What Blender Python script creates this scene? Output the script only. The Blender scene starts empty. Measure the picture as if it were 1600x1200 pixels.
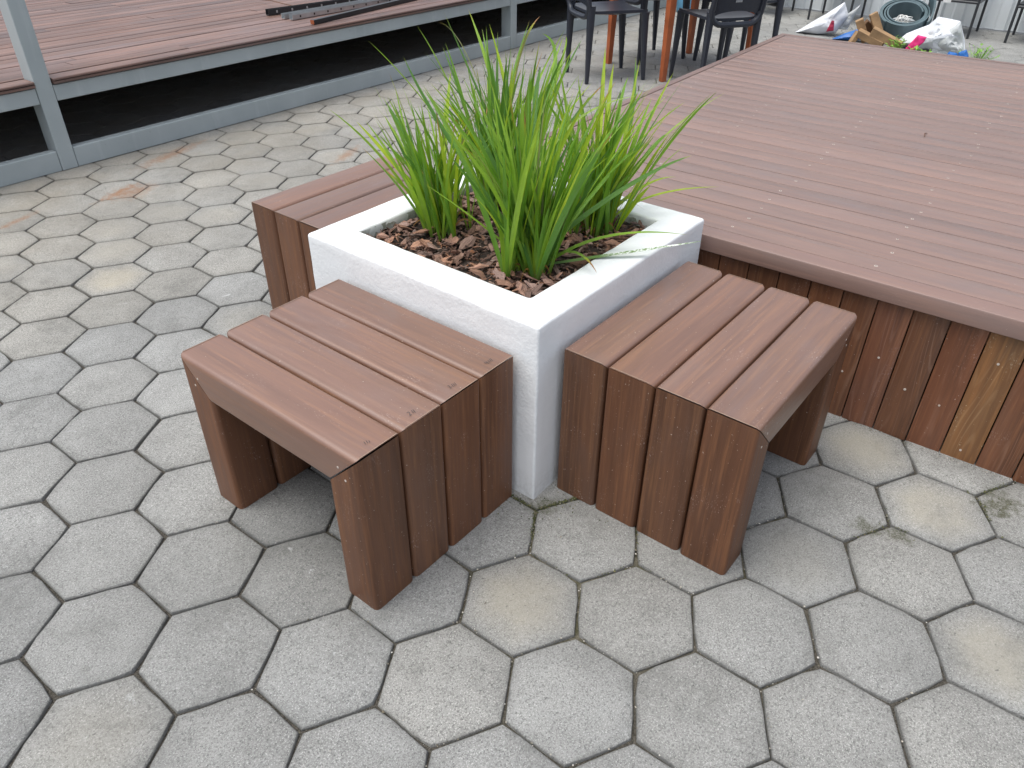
import bpy, bmesh, math, random
from mathutils import Vector, Matrix, noise
random.seed(7)
scene = bpy.context.scene
C = scene.collection
R = math.radians

# ------------------------------------------------------------------ camera, sky, sun, exposure
cam_d = bpy.data.cameras.new('camera')
cam = bpy.data.objects.new('camera', cam_d)
C.objects.link(cam)
fw = Vector((0.6423610170, 0.5073111283, -0.5744630040))
rt = Vector((0.6241114106, -0.7812953030, 0.0079118041))
up = Vector((0.4448115005, 0.3636111503, 0.8184923093))
m = Matrix((rt, up, -fw)).transposed().to_4x4()
m.translation = Vector((-1.16115915, -0.84379822, 1.36827023))
cam.matrix_world = m
cam_d.sensor_width = 36.0
cam_d.lens = 36.0 * 1191.116 / 1600.0
cam_d.clip_start = 0.02
cam_d.clip_end = 400
scene.camera = cam

SUN_ELEV, SUN_AZ = R(72), R(150)        # azimuth measured from +X towards +Y
world = bpy.data.worlds.new('World')
scene.world = world
world.use_nodes = True
wn, wl = world.node_tree.nodes, world.node_tree.links
bg = wn['Background']
sky = wn.new('ShaderNodeTexSky')
sky.sky_type = 'NISHITA'
sky.sun_disc = False
sky.sun_elevation = SUN_ELEV
sky.sun_rotation = math.pi / 2 - SUN_AZ
sky.air_density = 1.0
sky.dust_density = 4.0
sky.ozone_density = 1.0
hs = wn.new('ShaderNodeHueSaturation')
hs.inputs['Saturation'].default_value = 0.5
wl.new(sky.outputs[0], hs.inputs['Color'])
wl.new(hs.outputs[0], bg.inputs['Color'])
bg.inputs['Strength'].default_value = 0.15
sd = bpy.data.lights.new('sun', 'SUN')
sd.energy = 1.25
sd.angle = R(50)
sd.color = (0.985, 1.0, 0.92)
sun = bpy.data.objects.new('sun', sd)
C.objects.link(sun)
sun.rotation_euler = Vector((math.cos(SUN_ELEV) * math.cos(SUN_AZ), math.cos(SUN_ELEV) * math.sin(SUN_AZ), math.sin(SUN_ELEV))).to_track_quat('Z', 'Y').to_euler()
scene.view_settings.view_transform = 'Standard'
scene.view_settings.look = 'None'
scene.view_settings.exposure = 0.64
scene.view_settings.gamma = 1.0
scene.view_settings.use_curve_mapping = False
scene.render.engine = 'CYCLES'

# ------------------------------------------------------------------ materials
class NT:
    def __init__(s, name):
        s.m = bpy.data.materials.new(name); s.m.use_nodes = True
        s.t = s.m.node_tree; s.n = s.t.nodes; s.l = s.t.links
        s.b = s.n['Principled BSDF']
    def new(s, t, **kw):
        n = s.n.new(t)
        for k, v in kw.items(): setattr(n, k, v)
        return n
    def put(s, sock, v):
        if hasattr(v, 'links') or isinstance(v, bpy.types.NodeSocket): s.l.new(v, sock)
        elif v is not None: sock.default_value = v
    def math(s, op, a, b=None, c=None, clamp=False):
        n = s.new('ShaderNodeMath', operation=op, use_clamp=clamp)
        for i, v in enumerate((a, b, c)):
            if v is not None: s.put(n.inputs[i], v)
        return n.outputs[0]
    def vmath(s, op, a, b=None):
        n = s.new('ShaderNodeVectorMath', operation=op)
        s.put(n.inputs[0], a)
        if b is not None: s.put(n.inputs[1], b)
        return n.outputs[0]
    def mix(s, f, a, b, mode='MIX'):
        n = s.new('ShaderNodeMix', data_type='RGBA', blend_type=mode)
        s.put(n.inputs[0], f)
        for i, v in ((6, a), (7, b)):
            if isinstance(v, tuple) and len(v) == 3: v = v + (1,)
            s.put(n.inputs[i], v)
        return n.outputs[2]
    def noise(s, vec, scale, detail=3, rough=0.55, dist=0.0):
        n = s.new('ShaderNodeTexNoise')
        s.put(n.inputs['Vector'], vec)
        n.inputs['Scale'].default_value = scale
        n.inputs['Detail'].default_value = detail
        n.inputs['Roughness'].default_value = rough
        n.inputs['Distortion'].default_value = dist
        return n.outputs['Fac']
    def ramp(s, f, stops):
        n = s.new('ShaderNodeValToRGB')
        s.put(n.inputs[0], f)
        e = n.color_ramp.elements
        while len(e) < len(stops): e.new(0.5)
        for i, (p, c) in enumerate(stops):
            e[i].position = p
            e[i].color = (c, c, c, 1) if not isinstance(c, tuple) else c + (1,)
        return n.outputs[0]
    def rng(s, f, a, b, c=0.0, d=1.0):
        n = s.new('ShaderNodeMapRange')
        s.put(n.inputs[0], f)
        for i, v in enumerate((a, b, c, d)): n.inputs[i + 1].default_value = v
        return n.outputs[0]
    def bump(s, h, strength, dist=0.002, prev=None):
        n = s.new('ShaderNodeBump')
        n.inputs['Strength'].default_value = strength
        n.inputs['Distance'].default_value = dist
        s.put(n.inputs['Height'], h)
        if prev is not None: s.put(n.inputs['Normal'], prev)
        return n.outputs[0]
    def coords(s):
        tc = s.new('ShaderNodeTexCoord')
        return tc
    def objrand(s, sc=(1, 1, 1)):
        """object coordinates shifted by a per-object amount, then stretched"""
        tc = s.coords(); oi = s.new('ShaderNodeObjectInfo')
        off = s.vmath('SCALE', (17.3, 9.1, 5.7)); 
        n = off.node; s.put(n.inputs['Scale'], oi.outputs['Random'])
        v = s.vmath('ADD', tc.outputs['Object'], off)
        v = s.vmath('MULTIPLY', v, sc)
        return v, oi
    def out(s, color=None, rough=None, normal=None, spec=None, metal=None):
        b = s.b.inputs
        if color is not None:
            if isinstance(color, tuple) and len(color) == 3: color += (1,)
            s.put(b['Base Color'], color)
        if rough is not None: s.put(b['Roughness'], rough)
        if normal is not None: s.put(b['Normal'], normal)
        if spec is not None: s.put(b['Specular IOR Level'], spec)
        if metal is not None: s.put(b['Metallic'], metal)
        return s.m

def plain(name, col, rough=0.6, metal=0.0, spec=0.5, vary=0.12, bscale=60, bstr=0.15):
    t = NT(name); tc = t.coords()
    f = t.noise(tc.outputs['Object'], bscale * 0.2, 4)
    c = t.mix(t.rng(f, 0.3, 0.7), tuple(x * (1 - vary) for x in col), tuple(min(1, x * (1 + vary)) for x in col))
    nrm = t.bump(t.noise(tc.outputs['Object'], bscale, 3), bstr, 0.001)
    return t.out(c, rough, nrm, spec, metal)

def mat_composite(name, dark, mid, warm, grey, rough=0.42, ring=0.0, scuff=1.0, spec=0.5, coat=0.0, soft=1.0):
    """wood-plastic board; local X is the length of the board"""
    t = NT(name)
    v, oi = t.objrand((1.0, 1.0, 1.0))
    big = t.noise(t.vmath('MULTIPLY', v, (1.1, 17, 17)), 1.0, 4, 0.65, 0.15)
    med = t.noise(t.vmath('MULTIPLY', v, (3.2, 95, 95)), 1.0, 4, 0.65, 0.1)
    fine = t.noise(t.vmath('MULTIPLY', v, (14, 480, 480)), 1.0, 2, 0.6)
    blot = t.noise(t.vmath('MULTIPLY', v, (3.2, 9, 9)), 1.0, 3, 0.6, 0.4)
    c = t.mix(t.rng(big, 0.36, 0.60), dark, mid)
    c = t.mix(t.rng(med, 0.47, 0.72), c, warm)
    c = t.mix(t.math('MULTIPLY', t.rng(blot, 0.50, 0.72), 0.75), c, grey)
    c = t.mix(t.rng(fine, 0.3, 0.75, 0.0, 0.42 * soft), c, dark)
    if ring:
        w = t.noise(t.vmath('MULTIPLY', v, (0.9, 8, 8)), 1.0, 1, 0.5, 0.15)
        s = t.math('SINE', t.math('MULTIPLY', w, 190.0))
        ln = t.rng(s, 0.55, 0.98)
        msk = t.rng(t.noise(t.vmath('MULTIPLY', v, (4, 25, 25)), 1.0, 3), 0.44, 0.62)
        c = t.mix(t.math('MULTIPLY', t.math('MULTIPLY', ln, msk), ring), c, (0.36, 0.20, 0.13))
    # pale scuffs and rubbed patches
    tc = t.coords()
    s1 = t.noise(t.vmath('MULTIPLY', v, (160, 420, 420)), 1.0, 2, 0.5)
    m1 = t.rng(t.noise(t.vmath('MULTIPLY', v, (9, 16, 16)), 1.0, 3, 0.6), 0.56, 0.74)
    sc = t.math('MULTIPLY', t.math('MULTIPLY', t.rng(s1, 0.60, 0.72), m1), 0.55 * scuff)
    c = t.mix(sc, c, (0.52, 0.42, 0.38))
    dots = t.noise(v, 210, 1, 0.4)
    c = t.mix(t.rng(dots, 0.765, 0.80, 0.0, 0.5 * scuff), c, (0.55, 0.45, 0.38))
    c = t.mix(1.0, c, oi.outputs['Color'], 'MULTIPLY')
    rg = t.rng(med, 0.3, 0.7, rough - 0.06, rough + 0.12)
    nrm = t.bump(fine, 0.22, 0.0006)
    nrm = t.bump(med, 0.18, 0.0012, nrm)
    t.b.inputs['Coat Weight'].default_value = coat
    t.b.inputs['Coat Roughness'].default_value = 0.40
    t.b.inputs['Coat IOR'].default_value = 1.65
    return t.out(c, rg, nrm, spec)

M = {}
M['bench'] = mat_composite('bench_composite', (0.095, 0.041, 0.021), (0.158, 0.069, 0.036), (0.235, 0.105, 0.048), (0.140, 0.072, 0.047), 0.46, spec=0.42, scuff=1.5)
M['bench_sheen'] = mat_composite('bench_composite_top_sheen', (0.135, 0.065, 0.040), (0.182, 0.090, 0.057), (0.235, 0.115, 0.062), (0.168, 0.102, 0.082), 0.44, spec=0.6, coat=0.6, soft=0.8, scuff=1.4)  # leg wood again, paler and greyer so the colour carries some sky sheen
M['deck'] = mat_composite('deck_composite', (0.170, 0.104, 0.084), (0.222, 0.136, 0.110), (0.258, 0.148, 0.110), (0.180, 0.126, 0.113), 0.46, scuff=0.7, spec=1.0, coat=0.25)
M['fascia'] = mat_composite('fascia_wood', (0.105, 0.043, 0.022), (0.185, 0.074, 0.036), (0.250, 0.102, 0.044), (0.150, 0.074, 0.046), 0.45, ring=0.28, scuff=1.3)

def mat_reeded():
    t = NT('reeded_deck_composite')
    v, oi = t.objrand((1, 1, 1))
    tc = t.coords()
    big = t.noise(t.vmath('MULTIPLY', v, (1.2, 12, 12)), 1.0, 4, 0.6, 0.5)
    blot = t.noise(tc.outputs['Object'], 1.3, 4, 0.6)
    c = t.mix(t.rng(big, 0.36, 0.64), (0.115, 0.068, 0.056), (0.235, 0.138, 0.110))
    c = t.mix(t.rng(blot, 0.45, 0.7, 0, 0.6), c, (0.165, 0.128, 0.125))
    sx = t.new('ShaderNodeSeparateXYZ'); t.l.new(tc.outputs['Object'], sx.inputs[0])
    st = t.math('SINE', t.math('MULTIPLY', sx.outputs[1], 2 * math.pi / 0.012))
    c = t.mix(t.rng(st, -1.0, -0.3, 0.35, 0.0), c, (0.05, 0.028, 0.022))
    c = t.mix(1.0, c, oi.outputs['Color'], 'MULTIPLY')
    return t.out(c, 0.5, t.bump(st, 0.5, 0.001), 0.5)
M['reeded'] = mat_reeded()

def mat_paver(far=False):
    t = NT('concrete_paver')
    tc = t.coords(); oi = t.new('ShaderNodeObjectInfo'); geo = t.new('ShaderNodeNewGeometry')
    P = geo.outputs['Position']
    mott = t.noise(P, 7.0, 5, 0.6)
    mid = t.noise(P, 38.0, 4, 0.6)
    gr = t.noise(P, 230.0, 4, 0.8)
    gr2 = t.noise(P, 330.0, 3, 0.8)
    c = t.mix(t.rng(mott, 0.32, 0.68), (0.222, 0.224, 0.217), (0.315, 0.318, 0.309))
    c = t.mix(t.rng(mid, 0.35, 0.75, 0.0, 0.45), c, (0.36, 0.355, 0.345))
    c = t.mix(t.rng(gr, 0.36, 0.52, 0.85, 0.0), c, (0.085, 0.085, 0.083))
    c = t.mix(t.rng(gr2, 0.53, 0.66, 0.0, 0.85), c, (0.56, 0.555, 0.54))
    # sunk grime along the chamfers: distance from the centre of the stone (object space hexagon)
    sx = t.new('ShaderNodeSeparateXYZ'); t.l.new(tc.outputs['Object'], sx.inputs[0])
    ax = t.math('ABSOLUTE', sx.outputs[0]); ay = t.math('ABSOLUTE', sx.outputs[1])
    d2 = t.math('ADD', t.math('MULTIPLY', ax, 0.8660), t.math('MULTIPLY', ay, 0.5))
    hd = t.math('MAXIMUM', d2, ay)
    hd = t.math('ADD', hd, t.math('MULTIPLY', t.math('SUBTRACT', mid, 0.5), 0.022))
    edge = t.math('ADD', t.math('MULTIPLY', t.rng(hd, 0.096, 0.126), 0.45), t.math('MULTIPLY', t.rng(hd, 0.1175, 0.1235), 0.7))
    if far:
        edge = 0.12; hd = 1.0
    c = t.mix(t.math('MULTIPLY', edge, 0.55), c, (0.10, 0.10, 0.096))
    # a few stones carry a tan bloom in the middle (obj.color alpha)
    bl = t.math('MULTIPLY', t.math('MULTIPLY', t.rng(hd, 0.115, 0.05), t.rng(mott, 0.3, 0.6, 0.45, 1.0)), t.math('SUBTRACT', 1.0, oi.outputs['Alpha']))
    c = t.mix(t.math('MULTIPLY', bl, 0.7), c, (0.37, 0.34, 0.275))
    if far:
        k = t.rng(geo.outputs['Random Per Island'], 0, 1, 0.93, 1.05)
        kc = t.new('ShaderNodeCombineColor'); [t.put(kc.inputs[i], k) for i in range(3)]
        c = t.mix(1.0, c, kc.outputs[0], 'MULTIPLY')
    else:
        c = t.mix(1.0, c, oi.outputs['Color'], 'MULTIPLY')
    # large worn / dusty areas
    big = t.noise(P, 1.1, 4, 0.6)
    c = t.mix(t.rng(big, 0.40, 0.66, 0.0, 0.36), c, (0.15, 0.15, 0.144))
    dk = t.math('MULTIPLY', t.rng(t.noise(P, 4.5, 5, 0.7, 0.4), 0.53, 0.66), t.rng(mid, 0.35, 0.6))
    c = t.mix(t.math('MULTIPLY', dk, 0.42), c, (0.10, 0.10, 0.094))
    wh = t.math('MULTIPLY', t.rng(t.noise(P, 17, 4, 0.7, 0.6), 0.66, 0.72), t.rng(t.noise(P, 1.9, 2), 0.5, 0.62))
    c = t.mix(t.math('MULTIPLY', wh, 0.55), c, (0.55, 0.56, 0.56))
    pit = t.rng(t.noise(P, 110, 3, 0.65), 0.66, 0.71)
    c = t.mix(t.math('MULTIPLY', pit, 0.55), c, (0.06, 0.06, 0.06))
    # warm dirty ground and rust streaks far left, by the steel frame
    sp = t.new('ShaderNodeSeparateXYZ'); t.l.new(P, sp.inputs[0])
    far = t.math('MULTIPLY', t.rng(sp.outputs[1], 1.6, 3.2), t.rng(t.noise(P, 2.6, 4, 0.6), 0.35, 0.65))
    c = t.mix(t.math('MULTIPLY', far, 0.35), c, (0.27, 0.23, 0.17))
    for (x, y, a, L, w) in ((0.427, 2.839, 0.35, 0.12, 0.024), (0.47, 2.80, 0.2, 0.10, 0.07), (-0.039, 2.856, 0.35, 0.10, 0.018), (1.50, 2.42, 0.4, 0.12, 0.03), (0.9, 3.15, 0.3, 0.2, 0.04)):
        q = t.vmath('SUBTRACT', P, (x, y, 0))
        rx = t.new('ShaderNodeVectorRotate', rotation_type='Z_AXIS'); t.l.new(q, rx.inputs[0]); rx.inputs['Angle'].default_value = -a
        s2 = t.vmath('MULTIPLY', rx.outputs[0], (1 / L, 1 / w, 0))
        ln = t.new('ShaderNodeVectorMath', operation='LENGTH'); t.l.new(s2, ln.inputs[0])
        k = t.math('ADD', ln.outputs['Value'], t.math('MULTIPLY', t.math('SUBTRACT', mid, 0.5), 3.0))
        c = t.mix(t.rng(k, 0.2, 1.5, 0.5, 0.0), c, (0.26, 0.115, 0.045))
    # moss
    for (x, y, r0) in ((0.463, -0.765, 0.035), (0.445, -0.70, 0.035), (0.755, -0.945, 0.055), (0.72, -0.93, 0.04), (0.0, -0.03, 0.04)):
        q = t.vmath('SUBTRACT', P, (x, y, 0))
        ln = t.new('ShaderNodeVectorMath', operation='LENGTH'); t.l.new(q, ln.inputs[0])
        k = t.math('ADD', t.math('DIVIDE', ln.outputs['Value'], r0), t.math('MULTIPLY', t.math('SUBTRACT', mid, 0.5), 3.5))
        c = t.mix(t.math('MULTIPLY', t.rng(k, 0.3, 1.1, 0.8, 0.0), t.rng(gr, 0.62, 0.45, 0.3, 1.0)), c, (0.075, 0.075, 0.048))
    h = t.math('ADD', t.math('MULTIPLY', gr, 0.8), t.math('MULTIPLY', mid, 0.8))
    n = t.bump(h, 0.75, 0.003)
    n = t.bump(pit, 0.6, -0.002, n)
    return t.out(c, 0.9, n, 0.25)
M['paver'] = mat_paver()
M['far_paver'] = mat_paver(True)

def mat_joint():
    t = NT('joint_sand'); geo = t.new('ShaderNodeNewGeometry'); P = geo.outputs['Position']
    g = t.noise(P, 260, 3, 0.7); b = t.noise(P, 5, 3)
    c = t.mix(t.rng(g, 0.35, 0.65), (0.025, 0.023, 0.020), (0.12, 0.11, 0.095))
    ln = t.new('ShaderNodeVectorMath', operation='LENGTH'); t.l.new(t.vmath('SUBTRACT', P, (0.1, -0.1, 0)), ln.inputs[0])
    near = t.math('MULTIPLY', t.rng(ln.outputs['Value'], 0.75, 0.15), t.rng(b, 0.3, 0.6))
    c = t.mix(near, c, t.mix(t.rng(t.noise(P, 60, 3), 0.4, 0.6), (0.20, 0.18, 0.14), (0.075, 0.075, 0.035)))
    return t.out(c, 0.95, t.bump(g, 0.8, 0.004), 0.1)
M['joint'] = mat_joint()

def mat_stucco():
    t = NT('white_painted_render'); tc = t.coords(); v = tc.outputs['Object']
    a = t.noise(v, 9, 5, 0.6, 0.5); b = t.noise(v, 75, 4, 0.65); g = t.noise(v, 320, 2)
    c = t.mix(t.rng(a, 0.3, 0.7), (0.75, 0.765, 0.78), (0.80, 0.815, 0.825))
    sp = t.new('ShaderNodeSeparateXYZ'); t.l.new(v, sp.inputs[0])
    low = t.math('MULTIPLY', t.rng(sp.outputs[2], 0.09, 0.0), t.rng(b, 0.35, 0.65))
    c = t.mix(t.math('MULTIPLY', low, 0.35), c, (0.33, 0.32, 0.28))
    # grime on the inner faces of the well
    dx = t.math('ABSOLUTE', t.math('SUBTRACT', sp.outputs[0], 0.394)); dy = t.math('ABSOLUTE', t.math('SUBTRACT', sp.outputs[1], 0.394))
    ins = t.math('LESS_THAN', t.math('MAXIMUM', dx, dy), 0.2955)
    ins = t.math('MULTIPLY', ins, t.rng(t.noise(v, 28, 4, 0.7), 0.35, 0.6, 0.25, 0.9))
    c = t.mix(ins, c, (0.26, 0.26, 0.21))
    st = t.rng(t.noise(v, 42, 3, 0.6), 0.72, 0.76, 0, 0.25)
    c = t.mix(st, c, (0.45, 0.47, 0.47))
    n = t.bump(b, 0.42, 0.0036); n = t.bump(a, 0.4, 0.008, n); n = t.bump(g, 0.2, 0.0010, n)
    return t.out(c, 0.55, n, 0.35)
M['stucco'] = mat_stucco()

def mat_steel():
    t = NT('grey_painted_steel'); tc = t.coords(); v = tc.outputs['Object']
    a = t.noise(t.vmath('MULTIPLY', v, (14, 14, 1.5)), 1.0, 4, 0.6); b = t.noise(v, 3, 4)
    c = t.mix(t.rng(b, 0.3, 0.7), (0.33, 0.375, 0.385), (0.40, 0.445, 0.455))
    c = t.mix(t.rng(a, 0.56, 0.75, 0, 0.5), c, (0.48, 0.52, 0.525))
    c = t.mix(t.rng(t.noise(v, 30, 4, 0.7), 0.66, 0.76, 0, 0.5), c, (0.11, 0.12, 0.12))
    return t.out(c, 0.42, t.bump(t.noise(v, 22, 3), 0.12, 0.002), 0.5)
M['steel'] = mat_steel()

def mat_bark():
    t = NT('pine_bark'); v, oi = t.objrand((1, 1, 1)); geo = t.new('ShaderNodeNewGeometry')
    r = geo.outputs['Random Per Island']
    c = t.ramp(r, [(0.0, (0.06, 0.030, 0.022)), (0.25, (0.13, 0.068, 0.048)), (0.5, (0.185, 0.105, 0.078)), (0.72, (0.20, 0.145, 0.125)), (0.84, (0.33, 0.14, 0.065)), (0.93, (0.30, 0.16, 0.10)), (1.0, (0.46, 0.36, 0.30))])
    f = t.noise(t.vmath('MULTIPLY', v, (60, 260, 260)), 1.0, 4, 0.7)
    c = t.mix(t.rng(f, 0.35, 0.65, 0.55, 0.0), c, (0.035, 0.018, 0.013))
    c = t.mix(1.0, c, oi.outputs['Color'], 'MULTIPLY')
    return t.out(c, 0.72, t.bump(f, 0.7, 0.004), 0.35)
M['bark'] = mat_bark()
M['soil'] = plain('dark_soil', (0.03, 0.02, 0.015), 0.95, vary=0.4, bscale=120, bstr=0.8)

def mat_leaf():
    t = NT('strap_leaf'); oi = t.new('ShaderNodeObjectInfo')
    at = t.new('ShaderNodeAttribute', attribute_name='along')
    s = at.outputs['Fac']
    v, _ = t.objrand((1, 1, 1))
    uvn = t.new('ShaderNodeAttribute', attribute_name='across'); ac = uvn.outputs['Fac']
    vein = t.math('SINE', t.math('MULTIPLY', ac, 46.0))
    mott = t.noise(v, 30, 3)
    c = t.mix(t.rng(mott, 0.3, 0.7, 0.0, 0.35), oi.outputs['Color'], (0.085, 0.20, 0.030))
    base = t.rng(s, 0.10, 0.0, 0.0, 0.6)
    c = t.mix(base, c, (0.16, 0.20, 0.06))
    c = t.mix(t.rng(vein, 0.3, 1.0, 0.0, 0.22), c, (0.24, 0.36, 0.09))
    # withered tip: alpha of the object colour says how far down it reaches
    a = t.math('SUBTRACT', 1.0, oi.outputs['Alpha'])
    k = t.math('ADD', t.math('SUBTRACT', s, t.math('SUBTRACT', 1.0, a)), t.math('MULTIPLY', t.math('SUBTRACT', mott, 0.5), 0.12))
    c = t.mix(t.rng(k, -0.06, 0.03), c, (0.33, 0.36, 0.03))
    c = t.mix(t.rng(k, 0.0, 0.07), c, (0.34, 0.17, 0.075))
    t.out(c, 0.38, t.bump(vein, 0.3, 0.0006), 0.45)
    tr = t.new('ShaderNodeBsdfTranslucent')
    g = t.new('ShaderNodeGamma'); g.inputs[1].default_value = 0.85; t.l.new(c, g.inputs[0])
    yl = t.mix(1.0, g.outputs[0], (1.0, 1.0, 0.35), 'MULTIPLY')
    t.l.new(yl, tr.inputs[0])
    mx = t.new('ShaderNodeMixShader'); mx.inputs[0].default_value = 0.45
    t.l.new(t.b.outputs[0], mx.inputs[1]); t.l.new(tr.outputs[0], mx.inputs[2])
    t.l.new(mx.outputs[0], t.n['Material Output'].inputs[0])
    return t.m
M['leaf'] = mat_leaf()

def mat_painted_leaf():
    t = NT('paint_flecked_leaf'); at = t.new('ShaderNodeAttribute', attribute_name='along')
    v, _ = t.objrand((1, 1, 1))
    k = t.math('MULTIPLY', t.rng(t.noise(v, 160, 4, 0.7), 0.47, 0.53), t.math('MULTIPLY', t.rng(at.outputs['Fac'], 0.40, 0.5), t.rng(at.outputs['Fac'], 0.98, 0.85)))
    c = t.mix(k, (0.13, 0.22, 0.06), (0.74, 0.76, 0.74))
    return t.out(c, 0.5)
M['painted_leaf'] = mat_painted_leaf()

M['chair'] = plain('charcoal_plastic', (0.026, 0.030, 0.042), 0.34, vary=0.1, bscale=300, bstr=0.1)
M['black_metal'] = plain('black_powder_coat', (0.028, 0.030, 0.034), 0.4, vary=0.1, bscale=200)
M['orange'] = plain('orange_stained_wood', (0.36, 0.095, 0.032), 0.45, vary=0.3, bscale=30, bstr=0.3)
M['lumber'] = plain('raw_lumber', (0.33, 0.205, 0.105), 0.75, vary=0.35, bscale=45, bstr=0.5)
M['lumber_dark'] = plain('dark_lumber_end', (0.16, 0.085, 0.04), 0.8, vary=0.35, bscale=45, bstr=0.5)
M['sack'] = plain('white_woven_sack', (0.66, 0.68, 0.72), 0.55, vary=0.12, bscale=40, bstr=0.6)
M['clear'] = plain('greyish_plastic_film', (0.50, 0.52, 0.52), 0.22, vary=0.3, bscale=30, bstr=0.8)
M['pink'] = plain('pink_print', (0.75, 0.03, 0.20), 0.5, vary=0.2)
M['maroon'] = plain('maroon_print', (0.32, 0.015, 0.05), 0.5, vary=0.2)
M['blue'] = plain('blue_plastic', (0.02, 0.13, 0.42), 0.45, vary=0.3, bscale=30, bstr=0.6)
M['paleblue'] = plain('pale_blue_plastic', (0.10, 0.27, 0.42), 0.45)
M['rubber'] = plain('blue_grey_rubber', (0.075, 0.115, 0.13), 0.42, vary=0.15)
M['cord'] = plain('white_cord', (0.7, 0.7, 0.68), 0.6)
M['alu'] = plain('bare_aluminium', (0.55, 0.57, 0.58), 0.32, 0.85, vary=0.15)
M['black_strip'] = plain('black_channel', (0.018, 0.018, 0.02), 0.4)
M['screw'] = plain('screw_head', (0.60, 0.53, 0.47), 0.5, 0.2)
M['hole'] = plain('screw_recess', (0.02, 0.012, 0.01), 0.8)
M['pencil'] = plain('pencil', (0.035, 0.035, 0.04), 0.6)
M['cutedge'] = plain('pale_cut_edge', (0.34, 0.24, 0.18), 0.6)
M['core'] = plain('dark_mitre_gap', (0.01, 0.008, 0.007), 0.9)
M['weed'] = plain('weed_green', (0.16, 0.34, 0.035), 0.55, vary=0.35)
def mat_grit(name, stops):
    t = NT(name); geo = t.new('ShaderNodeNewGeometry')
    return t.out(t.ramp(geo.outputs['Random Per Island'], stops), 0.85)
M['pebble'] = mat_grit('joint_grit', [(0.0, (0.05, 0.045, 0.035)), (0.35, (0.16, 0.14, 0.10)), (0.6, (0.30, 0.28, 0.24)), (0.85, (0.48, 0.44, 0.38)), (1.0, (0.62, 0.60, 0.56))])
M['moss'] = mat_grit('moss_crumbs', [(0.0, (0.03, 0.035, 0.012)), (0.5, (0.075, 0.085, 0.03)), (0.85, (0.13, 0.13, 0.05)), (1.0, (0.2, 0.17, 0.11))])
M['twig'] = plain('dead_brown', (0.13, 0.06, 0.03), 0.8, vary=0.3)

def mat_sheet():
    t = NT('white_corrugated_sheet'); tc = t.coords(); v = tc.outputs['Object']
    c = t.mix(t.rng(t.noise(t.vmath('MULTIPLY', v, (3, 3, 0.7)), 1.0, 4), 0.35, 0.7), (0.62, 0.66, 0.68), (0.72, 0.75, 0.76))
    return t.out(c, 0.4, t.bump(t.noise(v, 20, 2), 0.1, 0.002))
M['sheet'] = mat_sheet()

# ------------------------------------------------------------------ helpers
def link(name, me, mat=None, parent=None, loc=None, mw=None, color=None):
    o = bpy.data.objects.new(name, me)
    C.objects.link(o)
    if mat is not None and me is not None and not me.materials: me.materials.append(mat)
    if parent is not None: o.parent = parent
    if loc is not None: o.location = loc
    if mw is not None: o.matrix_local = mw
    if color is not None: o.color = color
    return o
def mesh(name, vs, fs, smooth=None):
    me = bpy.data.meshes.new(name)
    me.from_pydata([tuple(v) for v in vs], [], fs)
    me.update()
    bm = bmesh.new(); bm.from_mesh(me)
    bmesh.ops.recalc_face_normals(bm, faces=bm.faces)
    bm.to_mesh(me); bm.free()
    if smooth is not None:
        me.shade_smooth(); me.set_sharp_from_angle(angle=R(smooth))
    return me
def empty(name, loc, rz=0.0):
    o = bpy.data.objects.new(name, None); C.objects.link(o)
    o.location = loc; o.rotation_euler = (0, 0, rz); o.empty_display_size = 0.1
    return o
def tag(o, label=None, cat=None, group=None, kind=None):
    if label: o['label'] = label
    if cat: o['category'] = cat
    if group: o['group'] = group
    if kind: o['kind'] = kind
    return o
class MB:
    def __init__(s): s.v = []; s.f = []
    def add(s, vs, fs):
        n = len(s.v); s.v += [Vector(v) for v in vs]; s.f += [tuple(i + n for i in f) for f in fs]
    def box(s, lo, hi, mat=None):
        x0, y0, z0 = lo; x1, y1, z1 = hi
        vs = [Vector(q) for q in ((x0,y0,z0),(x1,y0,z0),(x1,y1,z0),(x0,y1,z0),(x0,y0,z1),(x1,y0,z1),(x1,y1,z1),(x0,y1,z1))]
        if mat is not None: vs = [mat @ q for q in vs]
        s.add(vs, [(0,3,2,1),(4,5,6,7),(0,1,5,4),(1,2,6,5),(2,3,7,6),(3,0,4,7)])
    def rings(s, rings, cap=True, closed=False):
        n = len(s.v); k = len(rings[0])
        for r in rings: s.v += [Vector(q) for q in r]
        for i in range(len(rings) - 1):
            for j in range(k):
                a = n + i * k + j; b = n + i * k + (j + 1) % k
                s.f.append((a, b, b + k, a + k))
        if closed:
            i = len(rings) - 1
            for j in range(k):
                s.f.append((n + i * k + j, n + i * k + (j + 1) % k, n + (j + 1) % k, n + j))
        elif cap:
            s.f.append(tuple(n + j for j in reversed(range(k))))
            s.f.append(tuple(n + (len(rings) - 1) * k + j for j in range(k)))
    def tube(s, pts, r, k=8, closed=False, flat=1.0):
        pts = [Vector(p) for p in pts]; rr = r if isinstance(r, (list, tuple)) else [r] * len(pts)
        prev = None; rings = []
        for i, p in enumerate(pts):
            a = pts[i - 1] if (i > 0 or closed) else p; b = pts[(i + 1) % len(pts)] if (i < len(pts) - 1 or closed) else p
            d = (b - a).normalized()
            if prev is None:
                prev = d.cross(Vector((0, 0, 1)))
                if prev.length < 0.1: prev = d.cross(Vector((0, 1, 0)))
            x = (prev - d * prev.dot(d)).normalized(); y = d.cross(x); prev = x
            rings.append([p + x * math.cos(2 * math.pi * j / k) * rr[i] + y * math.sin(2 * math.pi * j / k) * rr[i] * flat for j in range(k)])
        s.rings(rings, True, closed)
    def done(s, name, smooth=None): return mesh(name, s.v, s.f, smooth)
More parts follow.
